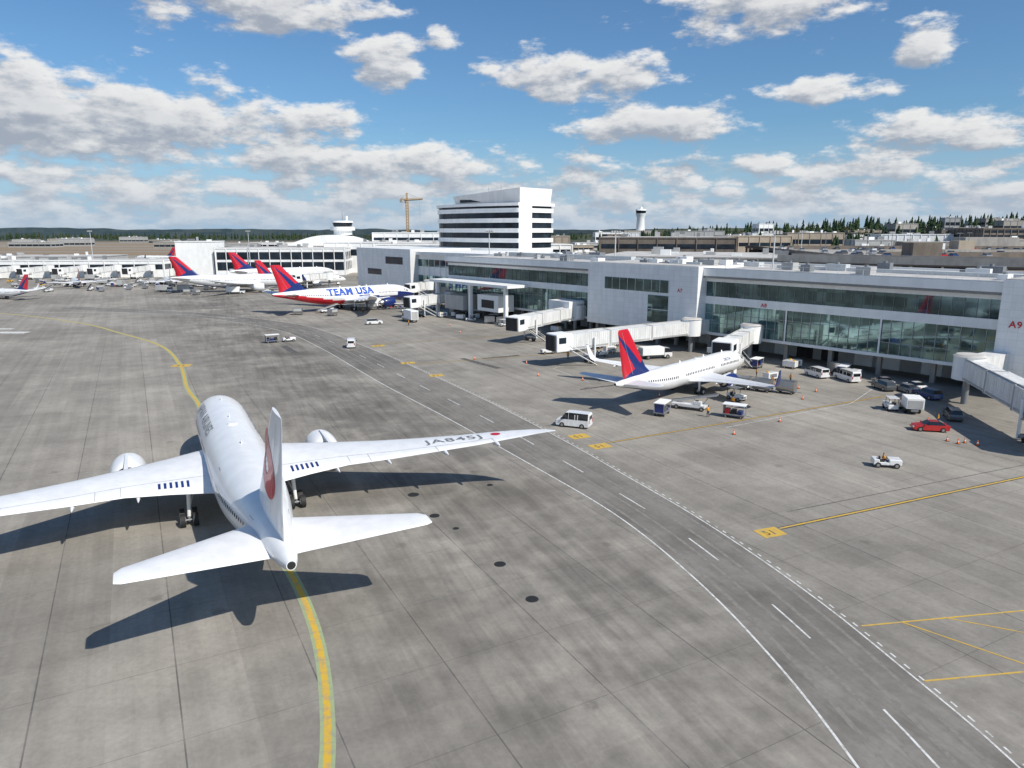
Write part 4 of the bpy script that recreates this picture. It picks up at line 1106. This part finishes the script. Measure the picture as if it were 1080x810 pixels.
def broad(T,x,y,z,h):
    T.cyl((x,y,z),(x,y,z+h*.5),h*.03,h*.015,'bark',5,False)
    for k in range(46):
        u=random.uniform(-1,1); a_=random.uniform(0,6.28); r_=random.random()**.4; s_=math.sqrt(1-u*u)
        c=Vector((x+math.cos(a_)*s_*r_*h*.32,y+math.sin(a_)*s_*r_*h*.32,z+h*.62+u*r_*h*.36)); q=h*.09
        p=[c+Vector((random.uniform(-q,q),random.uniform(-q,q),random.uniform(-q,q))) for _ in range(4)]
        T.add([tuple(a) for a in p],[(0,1,2),(0,2,3),(1,3,2)],'decid')
random.seed(5)
T=Thing('distant_trees',single=True)
for k in range(1900):
    t=random.random(); y=470+ (t**.8)*960; x=y*random.uniform(.12,.95)
    if noise.noise(Vector((x*.006,y*.006,3)))<-.12: continue
    if y<700 and random.random()<.4: continue
    z=ridge(x,y)-.5
    if random.random()<.6: conifer(T,x,y,z,random.uniform(12,26))
    else: broad(T,x,y,z,random.uniform(8,15))
T.finish()
T=Thing('distant_trees',single=True)
for k in range(900):
    y=random.uniform(1900,2600); x=y*random.uniform(-.95,.2)
    if random.random()<.7: conifer(T,x,y,0,random.uniform(12,24))
    else: broad(T,x,y,0,random.uniform(10,16))
T.finish()
random.seed(9)
block('hotel_building',125,420,3,38,24,23.5,'tan',[(18,20)],cols=6)
block('hotel_building',318,490,-3,95,40,28,'brownc',[(3+3.2*k,4.8+3.2*k) for k in range(8)],cols=4.5)
for k in range(74):
    y=random.uniform(400,1000); x=y*random.uniform(.04,.8)
    hgt=random.uniform(8,17) if random.random()<.6 else random.uniform(17,27)
    z=ridge(x,y); L=random.uniform(16,50)
    if y<440 and x<190: continue
    block(random.choice(['warehouse_building','office_building','commercial_building']),x,y,random.uniform(-12,12),L,random.uniform(14,30),hgt,random.choice(['bwhite','conc','tan','bgrey','conc','brownc']),[(hgt*.3,hgt*.45),(hgt*.65,hgt*.8)] if random.random()<.7 else [(hgt*.6,hgt*.75)],cols=random.choice([5,8]),z0=z-.5 if z>1 else 0)
for k in range(12):
    y=random.uniform(900,1700); x=-y*random.uniform(.15,.7)
    block('hangar_building',x,y,random.uniform(-10,10),random.uniform(30,80),random.uniform(20,40),random.uniform(7,12),random.choice(['bwhite','bgrey','conc']),[(2,5)],cols=9)
for (x,y) in [(58,160),(30,210),(-8,255),(120,300),(-250,430),(-160,440)]:
    T=Thing('floodlight_mast',(x,y,0),single=True); T.cyl((0,0,0),(0,0,27),.28,.14,'mull',8); T.box(-1.4,1.4,-.2,.2,26.4,26.9,'steel')
    for k in range(4): T.box(-1.3+k*.75,-.8+k*.75,-.45,-.2,26.2,26.9,'bgrey')
    T.finish()
scene.view_settings.view_transform='Standard'; scene.view_settings.look='None'; scene.view_settings.exposure=0; scene.view_settings.gamma=1
